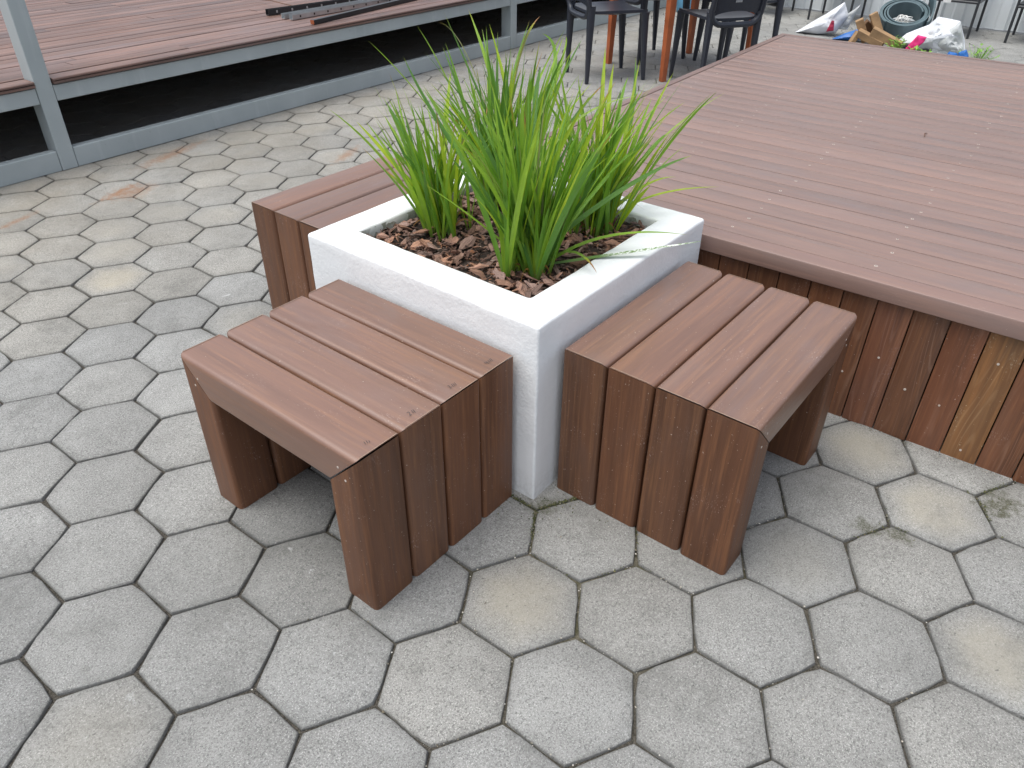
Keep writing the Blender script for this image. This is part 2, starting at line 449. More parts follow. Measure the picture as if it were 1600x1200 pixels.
def rrect(w0, w1, t0, t1, r, n=3):
    """rounded rectangle in (w, t)"""
    out = []
    for (cx, cy, a0) in ((w1 - r, t1 - r, 0), (w0 + r, t1 - r, 90), (w0 + r, t0 + r, 180), (w1 - r, t0 + r, 270)):
        for i in range(n + 1):
            a = R(a0 + 90 * i / n)
            out.append((cx + r * math.cos(a), cy + r * math.sin(a)))
    return out
def board_mesh(name, L, w, th, r=0.004, n=2, slot=False):
    """board from x=0..L, y=0..w, top at z=0"""
    b = MB(); prof = rrect(0, w, -th, 0, r, n)
    e = 0.0015
    rings = [[(0, y, z) for (y, z) in prof], [(L, y, z) for (y, z) in prof]]
    b.rings(rings)
    return b.done(name, 35)
def tint(lo=0.86, hi=1.14, warm=0.05):
    k = random.uniform(lo, hi); w = random.uniform(-warm, warm)
    return (k * (1 + w), k, k * (1 - w), 1)
def chain_copy(o, parent=None):
    c = o.copy(); C.objects.link(c)
    if parent is not None: c.parent = parent; c.matrix_parent_inverse.identity()
    for ch in list(o.children): chain_copy(ch, c)
    return c

# ------------------------------------------------------------------ ground
ground = link('ground', mesh('ground', [(-30, -30, -0.012), (60, -30, -0.012), (60, 60, -0.012), (-30, 60, -0.012)], [(0, 1, 2, 3)]), M['joint'])
tag(ground, kind='structure')
pavement = empty('pavement', (0, 0, 0)); tag(pavement, kind='structure')

S, HA, HX, HY = 0.14496, 0.53716, -0.27197, -0.17537
def paver_mesh(k):
    rnd = random.Random(k)
    g = 0.0018; ch = 0.0052; b = MB()
    per = 3
    base = []
    for i in range(6):
        a0 = Vector((math.cos(i * math.pi / 3), math.sin(i * math.pi / 3), 0)); a1 = Vector((math.cos((i + 1) * math.pi / 3), math.sin((i + 1) * math.pi / 3), 0))
        for j in range(per):
            t = j / per
            q = a0.lerp(a1, t)
            if j == 0: q *= rnd.choice((0.990, 0.987, 0.984, 0.965))
            base.append((q, rnd.uniform(-0.0014, 0.0012)))
    ap = S - g / math.cos(math.pi / 6)
    def ring(inset, z, jit): return [(q * (ap - inset / math.cos(math.pi / 6) + e * jit)) + Vector((0, 0, z + (rnd.uniform(-0.0003, 0.0003) if jit > 1 else 0))) for q, e in base]
    b.rings([ring(0, -0.05, 1), ring(0, -ch * 1.0, 1), ring(ch * 0.35, -ch * 0.35, 1.6), ring(ch * 1.25, 0, 2.2)])
    return b.done('paver', 30)
pv = [paver_mesh(k) for k in range(8)]
camp = Vector((-1.161, -0.844, 1.368))
a1 = Vector((1.5 * S, math.sqrt(3) / 2 * S)); a2 = Vector((0, math.sqrt(3) * S))
ch_, sh_ = math.cos(HA), math.sin(HA)
def project(p):
    d = Vector(p) - camp; z = d.dot(fw)
    if z < 0.1: return None
    return 800 + 1191.1 * d.dot(rt) / z, 600 - 1191.1 * d.dot(up) / z, z
def deck_uv(x, y):      # coordinates in the main deck's frame
    x -= 0.817
    c, s = math.cos(R(2)), math.sin(R(2))
    return x * c + y * s, x * s - y * c
cells = []
for i in range(-40, 60):
    for j in range(-70, 70):
        q = a1 * i + a2 * j
        x = HX + q.x * ch_ - q.y * sh_; y = HY + q.x * sh_ + q.y * ch_
        if x > 7.95 or x < -3 or y < -3 or y > 6.5: continue
        if 0.12 < x < 0.67 and 0.12 < y < 0.67: continue
        u, v = deck_uv(x, y)
        if 0.2 < u < 2.85 and v > -0.72: continue
        pr = project((x, y, 0))
        out = pr is None or not (-60 < pr[0] < 1660 and -30 < pr[1] < 1280)
        if out and (x > 6 or y > 5 or x < -2.6 or y < -2.6): continue
        hidden = (y > 3.5 and x > -1.5) * 1.0
        cells.append(((pr[2] if pr else 0) + (8 if hidden else 0) + (30 if out else 0), x, y))
cells.sort()
tan_at = [(-0.272, -0.175), (0.616, -0.816), (0.738, -0.597), (0.242, -1.038), (-0.05, 2.002)]
shade_at = {(-0.529, 0.256): 0.80, (-0.406, 0.475): 0.74, (-0.4, 0.04): 0.86, (-0.149, 0.044): 0.93, (-0.29, 1.129): 1.13, (0.744, -1.031): 0.92}  # stone tones; the dark ones at bench_a hold its soft shadow in their colour
rest = MB()
for n, (d, x, y) in enumerate(cells):
    rnd = random.Random(int(x * 991) * 7919 + int(y * 977))
    z = -0.0005 - rnd.random() * 0.0026
    rot = HA + rnd.choice((0, 1, 2, 3, 4, 5)) * math.pi / 3
    mw = Matrix.Translation((x + rnd.uniform(-.0009, .0009), y + rnd.uniform(-.0009, .0009), z)) @ Matrix.Rotation(rnd.uniform(-0.005, 0.005), 4, 'X') @ Matrix.Rotation(rnd.uniform(-0.005, 0.005), 4, 'Y') @ Matrix.Rotation(rot + rnd.uniform(-0.006, 0.006), 4, 'Z')
    if y > 3.4: mw = Matrix.Translation((x, y, -0.001)) @ Matrix.Rotation(HA, 4, 'Z')
    if n < 300:
        k = rnd.uniform(0.93, 1.05)
        w = rnd.uniform(-0.004, 0.012) + (0.022 if y > 1.6 else 0)
        a = 1.0
        for (tx, ty) in tan_at:
            if (tx - x) ** 2 + (ty - y) ** 2 < 0.015: a = 0.1
        if rnd.random() < 0.08: a = 0.7
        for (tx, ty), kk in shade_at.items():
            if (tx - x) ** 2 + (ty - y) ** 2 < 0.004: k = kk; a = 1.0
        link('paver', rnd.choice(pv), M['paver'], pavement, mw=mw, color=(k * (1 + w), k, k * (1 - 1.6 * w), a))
    else:
        if y > 3.47:      # under the raised deck: chamfers left off so no lit edges show in the dark
            ap = S - 0.003
            rest.add([mw @ Vector((ap * math.cos(k * math.pi / 3), ap * math.sin(k * math.pi / 3), zz)) for zz in (0, -0.006) for k in range(6)], [(0, 1, 2, 3, 4, 5)] + [(k, (k + 1) % 6, 6 + (k + 1) % 6, 6 + k) for k in range(6)])
            continue
        me = pv[n % 8]
        rest.add([mw @ v.co for v in me.vertices], [tuple(p.vertices) for p in me.polygons])
rp = link('paver', rest.done('far_pavers', 30), M['far_paver'], pavement); tag(rp, kind='stuff')

# little stones and grit in the joints round the planter
grit = MB(); rnd = random.Random(5)
def hexpt(i, j, k):
    q = a1 * i + a2 * j; x = HX + q.x * ch_ - q.y * sh_; y = HY + q.x * sh_ + q.y * ch_
    a = HA + k * math.pi / 3
    return Vector((x + S * math.cos(a), y + S * math.sin(a), 0))
for _ in range(9000):
    i, j, k = rnd.randint(-3, 8), rnd.randint(-9, 5), rnd.randint(0, 5)
    p = hexpt(i, j, k).lerp(hexpt(i, j, k + 1), rnd.random()) + Vector((rnd.gauss(0, 0.002), rnd.gauss(0, 0.002), 0))
    if (p - Vector((0.10, -0.15, 0))).length > 1.0 * rnd.random() ** 1.3 + 0.05: continue
    r = abs(rnd.gauss(0, 0.0011)) + 0.0007
    c = Vector((p.x, p.y, -0.004 + r))
    vs = [c + Vector((rnd.uniform(.6, 1.2) * a * r, rnd.uniform(.6, 1.2) * b_ * r, rnd.uniform(.6, 1) * c_ * r)) for a, b_, c_ in ((1,0,0),(-1,0,0),(0,1,0),(0,-1,0),(0,0,1),(0,0,-1))]
    grit.add(vs, [(0,2,4),(2,1,4),(1,3,4),(3,0,4),(2,0,5),(1,2,5),(3,1,5),(0,3,5)])
for _ in range(170):
    x, y = rnd.uniform(-1.2, 1.4), rnd.uniform(-1.4, 0.4)
    r = rnd.uniform(0.0008, 0.0021); c = Vector((x, y, r * 0.6))
    vs = [c + Vector((rnd.uniform(.6, 1.3) * a * r, rnd.uniform(.6, 1.2) * b_ * r, rnd.uniform(.5, 1) * c_ * r)) for a, b_, c_ in ((1,0,0),(-1,0,0),(0,1,0),(0,-1,0),(0,0,1),(0,0,-1))]
    grit.add(vs, [(0,2,4),(2,1,4),(1,3,4),(3,0,4),(2,0,5),(1,2,5),(3,1,5),(0,3,5)])
for _ in range(420):
    yy_ = rnd.uniform(-1.2, -0.3); xx_ = 0.817 - 0.0349 * yy_ + 0.016 - abs(rnd.gauss(0, 0.010))
    r = rnd.uniform(0.0006, 0.0020); c = Vector((xx_, yy_, r * 0.5))
    vs = [c + Vector((rnd.uniform(.6, 1.3) * a * r, rnd.uniform(.6, 1.2) * b_ * r, rnd.uniform(.5, 1) * c_ * r)) for a, b_, c_ in ((1,0,0),(-1,0,0),(0,1,0),(0,-1,0),(0,0,1),(0,0,-1))]
    grit.add(vs, [(0,2,4),(2,1,4),(1,3,4),(3,0,4),(2,0,5),(1,2,5),(3,1,5),(0,3,5)])
moss = MB()
for (cx_, cy_, L_, n_) in ((-0.002, -0.02, 0.07, 330), (0.10, -0.035, 0.07, 200), (-0.03, 0.02, 0.05, 160), (0.75, -0.945, 0.05, 170), (0.46, -0.74, 0.04, 60), (0.05, -0.1, 0.10, 200)):
    for _ in range(n_):
        a_ = hexpt(0, 0, 0)
        best = None
        x, y = cx_ + rnd.gauss(0, L_), cy_ + rnd.gauss(0, L_)
        # snap most crumbs onto the nearest joint
        for i in range(-1, 6):
            for j in range(-8, 4):
                c0 = hexpt(i, j, 0) - Vector((S * math.cos(HA), S * math.sin(HA), 0))
                if (c0 - Vector((x, y, 0))).length > 0.2: continue
                for k in range(6):
                    A_, B_ = hexpt(i, j, k), hexpt(i, j, k + 1)
                    t_ = max(0, min(1, (Vector((x, y, 0)) - A_).dot(B_ - A_) / (B_ - A_).length_squared))
                    q = A_.lerp(B_, t_); dd = (q - Vector((x, y, 0))).length
                    if best is None or dd < best[0]: best = (dd, q)
        if best and rnd.random() < 0.8: x, y = best[1].x + rnd.gauss(0, 0.003), best[1].y + rnd.gauss(0, 0.003)
        if x > -0.004 and y > -0.004 and x < 0.79 and y < 0.79: continue
        r = rnd.uniform(0.001, 0.0026); c = Vector((x, y, rnd.uniform(-0.004, 0.0008)))
        vs = [c + Vector((rnd.uniform(.6, 1.4) * a * r, rnd.uniform(.6, 1.4) * b_ * r, rnd.uniform(.5, 1) * c_ * r)) for a, b_, c_ in ((1,0,0),(-1,0,0),(0,1,0),(0,-1,0),(0,0,1),(0,0,-1))]
        moss.add(vs, [(0,2,4),(2,1,4),(1,3,4),(3,0,4),(2,0,5),(1,2,5),(3,1,5),(0,3,5)])
mo = link('moss', moss.done('moss'), M['moss']); tag(mo, 'dark green moss crumbs in the paver joints round the planter foot', 'moss', kind='stuff')
go = link('gravel', grit.done('grit'), M['pebble']); tag(go, 'pale grit lying in the joints of the hexagonal pavers', 'gravel', kind='stuff')

# ------------------------------------------------------------------ planter box
W, HP = 0.788, 0.5116
def build_planter():
    N = 46
    I0, I1 = 0.099, 0.689
    bm = bmesh.new()
    def loop(x0, x1, z, r, n=4, seg=34):
        pts = []
        cs = [(x1 - r, x0 + r, -90), (x1 - r, x1 - r, 0), (x0 + r, x1 - r, 90), (x0 + r, x0 + r, 180)]
        for ci, (cx, cy, a0) in enumerate(cs):
            for i in range(n + 1):
                a = R(a0 + 90 * i / n); pts.append(Vector((cx + r * math.cos(a), cy + r * math.sin(a), z)))
            nx = cs[(ci + 1) % 4]; a = R(nx[2]); e = Vector((nx[0] + r * math.cos(a), nx[1] + r * math.sin(a), z)); s = pts[-1]
            for k in range(1, seg): pts.append(s.lerp(e, k / seg))
        return pts
    loops = []
    for z in [-0.03] + [HP * k / 22 for k in range(0, 22)] + [HP - 0.008]: loops.append(loop(0, W, z, 0.006))
    for a in (25, 50, 75):
        loops.append(loop(0.008 * (1 - math.cos(R(a))), W - 0.008 * (1 - math.cos(R(a))), HP - 0.008 + 0.008 * math.sin(R(a)), 0.006))
    for f in (0.014, 0.035, 0.056, 0.077, 0.090): loops.append(loop(f, W - f, HP, 0.007))
    loops.append(loop(I0 - 0.003, I1 + 0.003, HP - 0.001, 0.010)); loops.append(loop(I0, I1, HP - 0.006, 0.010))
    for z in (HP - 0.02, HP - 0.04, HP - 0.07, HP - 0.12): loops.append(loop(I0, I1, z, 0.010))
    k = len(loops[0]); b = MB()
    vs = []
    for lp in loops:
        row = []
        for p in lp:
            n1 = noise.noise_vector(p * 11) * 0.0010 + noise.noise_vector(p * 34 + Vector((9, 9, 9))) * 0.0008
            q = p + n1
            if abs(p.z - HP) < 0.02: q += noise.noise_vector(p * 6 + Vector((3, 1, 4))) * 0.0014
            row.append(q)
        vs.append(row)
    b.rings(vs, cap=False)
    return b.done('planter_box', 60)
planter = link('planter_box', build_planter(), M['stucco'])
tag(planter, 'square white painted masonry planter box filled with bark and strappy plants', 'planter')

# mulch: bed, small chips, and the larger chips each on their own
def chip_mesh(seed, L, w, h):
    rnd = random.Random(seed); b = MB(); rings = []
    n = 4
    for i in range(n):
        t = i / (n - 1); x = (t - 0.5) * L
        s = (0.45, 1.0, 0.95, 0.4)[i] * rnd.uniform(0.75, 1.2)
        oy, oz = rnd.uniform(-.15, .15) * w, rnd.uniform(-.2, .2) * h
        k = 5
        rings.append([(x + rnd.uniform(-.1, .1) * L, oy + math.cos(2 * math.pi * j / k + rnd.uniform(-.3, .3)) * w / 2 * s, oz + math.sin(2 * math.pi * j / k) * h / 2 * s * rnd.uniform(.6, 1.1)) for j in range(k)])
    b.rings(rings)
    return b
bed = MB(); nn = 30
for i in range(nn + 1):
    for j in range(nn + 1):
        x = 0.094 + 0.60 * i / nn; y = 0.094 + 0.60 * j / nn
        bed.v.append(Vector((x, y, 0.479 + 0.008 * noise.noise(Vector((x * 9, y * 9, 0))))))
for i in range(nn):
    for j in range(nn):
        a = i * (nn + 1) + j; bed.f.append((a, a + nn + 1, a + nn + 2, a + 1))
mulch = link('bark_mulch', bed.done('mulch_bed', 60), M['soil'])
tag(mulch, 'reddish brown bark mulch covering the soil inside the white planter', 'mulch', kind='stuff')
rnd = random.Random(11)
small = MB()
def chip_place(size, zl):
    x = rnd.uniform(0.108, 0.680); y = rnd.uniform(0.108, 0.680)
    mw = Matrix.Translation((x, y, 0.481 + 0.008 * noise.noise(Vector((x * 9, y * 9, 0))) + zl)) @ Matrix.Rotation(rnd.uniform(0, 6.28), 4, 'Z') @ Matrix.Rotation(rnd.gauss(0, 0.35), 4, 'Y') @ Matrix.Rotation(rnd.gauss(0, 0.5), 4, 'X')
    m_ = 0.5 * size + 0.004
    x2 = min(max(x, 0.099 + m_), 0.689 - m_); y2 = min(max(y, 0.099 + m_), 0.689 - m_)
    mw.translation.x = x2; mw.translation.y = y2
    return mw
for k in range(2600):
    L = rnd.uniform(0.006, 0.022); b = chip_mesh(k, L, L * rnd.uniform(.3, .7), L * rnd.uniform(.12, .35))
    mw = chip_place(L, rnd.uniform(0.0, 0.012))
    small.add([mw @ v for v in b.v], b.f)
so = link('bark_chip', small.done('small_chips'), M['bark'], mulch); tag(so, kind='stuff')
cm = [chip_mesh(500 + k, 0.046, 0.022 * (0.6 + 0.07 * k), 0.009).done('bark_chip') for k in range(12)]
for k in range(280):
    s = rnd.uniform(0.5, 1.25); mw = chip_place(0.036 * s, rnd.uniform(0.006, 0.019)) @ Matrix.Scale(s, 4)
    c = rnd.uniform(0.8, 2.1); w = rnd.uniform(-0.06, 0.2)
    link('bark_chip', cm[k % 12], M['bark'], mulch, mw=mw, color=(c * (1 + w), c, c * (1 - w), 1))

# ------------------------------------------------------------------ plants
def leaf_mesh(p0, p1, p2, w, wob=0.0, twist=0.0, seg=11, tipw=0.0):
    p0, p1, p2 = Vector(p0), Vector(p1), Vector(p2)
    ctrl = p1 * 2 - (p0 + p2) * 0.5
    vs, fs, al, ac = [], [], [], []
    horiz = Vector((p2.x - p0.x, p2.y - p0.y, 0))
    if horiz.length < 0.01: horiz = Vector((1, 0, 0))
    side0 = Vector((-horiz.y, horiz.x, 0)).normalized()
    for i in range(seg + 1):
        t = i / seg
        q = p0 * (1 - t) ** 2 + ctrl * 2 * t * (1 - t) + p2 * t * t
        d = ((ctrl - p0) * (1 - t) + (p2 - ctrl) * t).normalized()
        side = (side0 - d * side0.dot(d)).normalized(); nrm = d.cross(side)
        a = twist * t + wob
        s2 = side * math.cos(a) + nrm * math.sin(a); n2 = d.cross(s2)
        ww = w * 0.5 * (0.62 + 0.38 * min(1, t * 3)) * max(tipw, (1 - t ** 3.2) ** 0.9) * (1.0 if t < 0.995 else 0.05)
        fold = 0.34 * (1 - 0.6 * t)
        for s in (-1, -0.5, 0, 0.5, 1):
            vs.append(q + s2 * (ww * s) + n2 * (ww * fold * abs(s))); al.append(t); ac.append(s)
        if i:
            b = (i - 1) * 5
            for k in range(4): fs.append((b + k, b + k + 1, b + k + 6, b + k + 5))
    me = bpy.data.meshes.new('leaf'); me.from_pydata(vs, [], fs); me.update(); me.shade_smooth()
    for nm, dat in (('along', al), ('across', ac)):
        at = me.attributes.new(nm, 'FLOAT', 'POINT'); at.data.foreach_set('value', dat)
    return me
COL = {'d': (0.085, 0.225, 0.040), 'g': (0.18, 0.38, 0.045), 'l': (0.30, 0.51, 0.060), 'y': (0.42, 0.58, 0.035), 'o': (0.17, 0.18, 0.04), 'p': (0.36, 0.50, 0.12), 'b': (0.17, 0.28, 0.05), 't': (0.30, 0.30, 0.16), 'w': (0.1, 0.2, 0.05)}
clumps = {'L': (0.285, 0.545), 'F': (0.252, 0.205), 'R': (0.560, 0.222), 'B': (0.545, 0.535)}
labels = {
 'L': 'strappy plant with yellowish outer leaves in the left corner of the white planter',
 'F': 'fullest strappy plant, front corner of the white planter, leaves hanging over the rim',
 'R': 'yellow green strappy plant in the planter corner nearest the front of the deck',
 'B': 'tall dark green strappy plant standing behind the other three in the white planter'}
HERO = [
('B',(0.61,0.6,0.615),(0.69,0.896,0.966),'d'),('B',(0.668,0.668,0.74),(0.74,0.841,0.973),'l'),('B',(0.729,0.655,0.797),(0.866,0.662,0.956),'o'),
('F',(0.268,0.48,0.74),(0.291,0.668,0.932),'d'),('L',(0.276,0.709,0.637),(0.256,0.838,0.745),'y'),('L',(0.31,0.692,0.644),(0.326,0.798,0.753),'l'),
('L',(0.418,0.648,0.725),(0.497,0.696,0.855),'y'),('L',(0.322,0.667,0.634),(0.367,0.759,0.766),'g'),('B',(0.802,0.555,0.79),(0.887,0.58,0.907),'l'),
('B',(0.805,0.543,0.782),(0.912,0.538,0.898),'d'),('B',(0.798,0.56,0.79),(0.846,0.639,0.913),'g'),('R',(0.712,0.326,0.738),(0.817,0.393,0.915),'y'),
('R',(0.715,0.305,0.724),(0.809,0.356,0.874),'y'),('R',(0.731,0.285,0.724),(0.818,0.31,0.843),'g'),('R',(0.739,0.25,0.702),(0.855,0.314,0.888),'d'),
('R',(0.755,0.188,0.665),(0.971,0.079,0.809),'p'),('F',(0.424,0.286,0.742),(0.625,0.159,0.855),'p'),('F',(0.471,0.117,0.645),(0.639,-0.001,0.73),'d'),
('R',(0.697,0.145,0.561),(0.842,-0.007,0.59),'y'),('F',(0.401,0.103,0.555),(0.544,-0.068,0.563),'l'),('F',(0.407,0.055,0.522),(0.567,-0.1,0.548),'w'),
('F',(0.30,0.13,0.545),(0.277,0.032,0.526),'b'),('R',(0.719,0.181,0.574),(0.824,0.119,0.594),'y'),('R',(0.739,0.192,0.65),(0.811,0.168,0.71),'g'),
('L',(0.272,0.689,0.598),(0.273,0.778,0.677),'t'),('L',(0.274,0.663,0.577),(0.257,0.748,0.633),'b'),('F',(0.279,0.303,0.596),(0.31,0.364,0.684),'b'),
('L',(0.486,0.594,0.666),(0.601,0.649,0.756),'b'),('F',(0.418,0.341,0.784),(0.499,0.383,0.912),'d'),('F',(0.418,0.273,0.724),(0.521,0.287,0.852),'g'),
('L',(0.354,0.728,0.725),(0.387,0.83,0.851),'t'),('L',(0.385,0.637,0.678),(0.331,0.851,0.806),'t'),('B',(0.667,0.76,0.82),(0.665,0.898,0.939),'t'),
('R',(0.636,0.212,0.553),(0.68,0.132,0.532),'b'),('F',(0.416,0.185,0.601),(0.627,0.137,0.751),'g'),('F',(0.289,0.328,0.655),(0.309,0.459,0.818),'d'),
('F',(0.24,0.33,0.619),(0.216,0.454,0.745),'g'),('F',(0.205,0.343,0.592),(0.144,0.478,0.686),'l')]
rnd = random.Random(23)
spec = {  # count, height range, spread, lean, colour weights
 'L': (110, (0.13, 0.37), 0.20, (-0.01, 0.04), 'ggllyydgl'),
 'F': (200, (0.16, 0.46), 0.21, (0.02, 0.03), 'dggggllldgllgy'),
 'R': (140, (0.14, 0.42), 0.20, (0.045, 0.0), 'ggllyylgyd'),
 'B': (150, (0.20, 0.49), 0.19, (0.03, 0.03), 'ddgdggldlyg')}
for key, (cx, cy) in clumps.items():
    root = empty('strap_leaf_plant', (cx, cy, 0.484))
    tag(root, labels[key], 'plant', 'strappy plants in the white planter')
    n, (h0, h1), spread, lean, cols = spec[key]
    sg = {'F': 0.025, 'B': 0.038}.get(key, 0.030)
    shoots = [(rnd.gauss(0, sg), rnd.gauss(0, sg), rnd.uniform(0, math.pi)) for _ in range(20)]
    for k in range(n):
        sx, sy, fan = shoots[k % len(shoots)]
        if rnd.random() < 0.35: fan += rnd.gauss(0, 0.7)
        sgn = rnd.choice((-1, 1)); az = fan + (0 if sgn > 0 else math.pi) + rnd.gauss(0, 0.25)
        h = h0 + (h1 - h0) * rnd.random() ** 0.8; fl = rnd.random()
        sp = spread * (fl ** 0.9) * (h / 0.3) * rnd.uniform(0.8, 1.1)
        dx, dy = math.cos(az) * sp, math.sin(az) * sp
        b = Vector((sx + math.cos(az) * 0.006, sy + math.sin(az) * 0.006, rnd.uniform(-0.006, 0.004)))
        drop = 0.12 * max(0, fl - 0.7)
        tip = Vector((sx + dx + lean[0], sy + dy + lean[1], h * (1 - drop)))
        mid = b.lerp(tip, 0.5) + Vector((-dx * 0.05, -dy * 0.05, 0.006 + rnd.uniform(0.02, 0.14) * sp))
        w = rnd.uniform(0.0075, 0.0160)
        c = COL[rnd.choice(cols)]; j = rnd.uniform(0.85, 1.15)
        wither = 1.0 - (rnd.uniform(0.03, 0.16) if rnd.random() < 0.14 else 0.0)
        if rnd.random() < 0.05: c = COL['t']; w *= 0.45
        link('leaf', leaf_mesh(b, mid, tip, w, rnd.gauss(0, 0.6), rnd.gauss(0, 0.9)), M['leaf'], root, color=(c[0] * j, c[1] * j, c[2] * j, wither))
    for (kk, mid, tip, ty) in HERO:
        if kk != key: continue
        sx, sy = rnd.gauss(0, 0.012), rnd.gauss(0, 0.012)
        o3 = Vector((cx, cy, 0.484)); c = COL[ty]
        w = {'t': 0.004, 'p': 0.012, 'b': 0.012, 'w': 0.017, 'd': 0.018, 'o': 0.016}.get(ty, 0.016)
        wi = {'b': 0.78, 'o': 0.86, 'y': 0.96, 't': 0.9, 'l': 0.97}.get(ty, 1.0)
        me = leaf_mesh(Vector((sx, sy, 0)), Vector(mid) - o3, Vector(tip) - o3, w, rnd.uniform(-0.3, 0.3) if ty != 'w' else 0.0, rnd.uniform(-0.4, 0.4) if ty != 'w' else 0.0, seg=18)
        o = link('leaf', me, M['painted_leaf' if ty == 'w' else 'leaf'], root, color=(c[0], c[1], c[2], wi))
        if ty == 'w': o['label'] = 'leaf splashed with white paint'
    # short dead scraps at the foot of the clump
    for k in range(6):
        az = rnd.uniform(0, 6.28); L = rnd.uniform(0.03, 0.08)
        b = Vector((math.cos(az) * 0.02, math.sin(az) * 0.02, 0.0)); tip = Vector((math.cos(az) * (0.02 + L), math.sin(az) * (0.02 + L), rnd.uniform(0.0, 0.03)))
        link('leaf', leaf_mesh(b, b.lerp(tip, .5) + Vector((0, 0, 0.03)), tip, 0.006, 0.5, 1.5), M['leaf'], root, color=(0.3, 0.19, 0.09, 0.05))

# ------------------------------------------------------------------ benches
L_B, D_B, H_B, T_B = 0.591, 0.4838, 0.430, 0.098
PW = D_B / 4
def mitre_board(name, length, w, th, r, both, gap):
    """local X length (outer face), Y width 0..w, outer face z=0, inner z=-th; ends cut at 45 deg (both) or only the x=0 end"""
    b = MB(); prof = rrect(0, w, -th, 0, r, 4)
    r0 = [(gap - z, y, z) for (y, z) in prof]
    mid = [((length) * 0.5, y, z) for (y, z) in prof]
    r1 = [((length - gap + z) if both else length, y, z) for (y, z) in prof]
    b.rings([r0, mid, r1])
    return b.done(name, 32)
top_me = mitre_board('top_board', L_B, PW - 0.0045, T_B, 0.0115, True, 0.0004)
leg_me = mitre_board('leg', H_B, PW - 0.0045, T_B, 0.0115, False, 0.0008)
slit_b = MB(); slit_b.box((0.0, 0.004, -T_B + 0.004), (0.003, PW - 0.0085, 0.0)); 
nail_b = MB(); nail_b.tube([(0, 0, -0.002), (0, 0, 0.0006)], [0.0028, 0.0028], 8); nail_me = nail_b.done('nail')
edge_b = MB(); edge_b.box((0, 0.009, -0.0003), (0.0012, PW - 0.014, 0.0003)); edge_me = edge_b.done('cut_edge')
def frame_matrix(origin, x, y):
    x, y = Vector(x), Vector(y); z = x.cross(y)
    mm = Matrix((x, y, z)).transposed().to_4x4(); mm.translation = Vector(origin); return mm
def make_bench():
    root = empty('slatted_bench', (0, 0, 0))
    for k in range(4):
        y0 = -k * PW - 0.00225
        # top board: length +X, width -Y -> need z up: x=(1,0,0), y=(0,1,0), start at y0-(PW-.0045)
        yy = y0 - (PW - 0.0045)
        jx = random.uniform(-0.001, 0.001)
        link('top_board', top_me, M['bench_sheen'], root, mw=frame_matrix((jx, yy, H_B + random.uniform(-0.001, 0.0006)), (1, 0, 0), (0, 1, 0)), color=tint(0.92, 1.12))
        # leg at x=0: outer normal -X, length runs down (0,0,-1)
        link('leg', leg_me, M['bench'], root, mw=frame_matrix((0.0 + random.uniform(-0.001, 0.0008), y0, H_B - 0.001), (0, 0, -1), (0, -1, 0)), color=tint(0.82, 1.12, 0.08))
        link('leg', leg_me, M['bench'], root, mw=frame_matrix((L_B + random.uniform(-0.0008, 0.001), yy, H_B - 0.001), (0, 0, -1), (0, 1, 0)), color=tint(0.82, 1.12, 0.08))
        link('cut_edge', edge_me, M['cutedge'], root, mw=frame_matrix((0.0008, yy, H_B + 0.0005), (1, 0, 0), (0, 1, 0)))
        link('cut_edge', edge_me, M['cutedge'], root, mw=frame_matrix((L_B - 0.002, yy, H_B + 0.0005), (1, 0, 0), (0, 1, 0)))
    yo = -D_B + 0.0022
    for (x, z) in ((0.040, H_B - 0.070), (0.058, H_B - 0.045), (L_B - 0.040, H_B - 0.070), (L_B - 0.058, H_B - 0.045)):
        link('nail', nail_me, M['screw'], root, mw=frame_matrix((x, yo, z), (1, 0, 0), (0, 0, 1)))
    return root
bench = make_bench()
G = 0.0131
bench_b = bench; bench_b.location = (0.0751, -G, 0)
tag(bench_b, 'brown slatted bench between the right side of the white planter and the deck front', 'bench', 'brown benches set against the white planter')
bench_a = chain_copy(bench); bench_a.location = (-G, 0.0526 + L_B, 0); bench_a.rotation_euler.z = -math.pi / 2
bench_a['label'] = 'brown slatted bench left of the planter front corner, pencil marks on its boards'
bench_c = chain_copy(bench); bench_c.location = (0.7455, W + G, 0); bench_c.rotation_euler.z = math.pi
bench_c['label'] = 'brown slatted bench behind the white planter, half hidden by the box and plants'
for bch in (bench_a, bench_c):
    for ch in bch.children:
        if ch.name.startswith(('top_board', 'leg')): ch.color = tint(0.86, 1.12, 0.06)
bench_a_legs = sorted([c for c in bench_a.children if c.name.startswith('leg')], key=lambda c: (round(c.location.x, 1), c.location.y))
gl = [c for c in bench_a_legs if c.location.x > 0.3][0]
gl.location.z -= 0.004
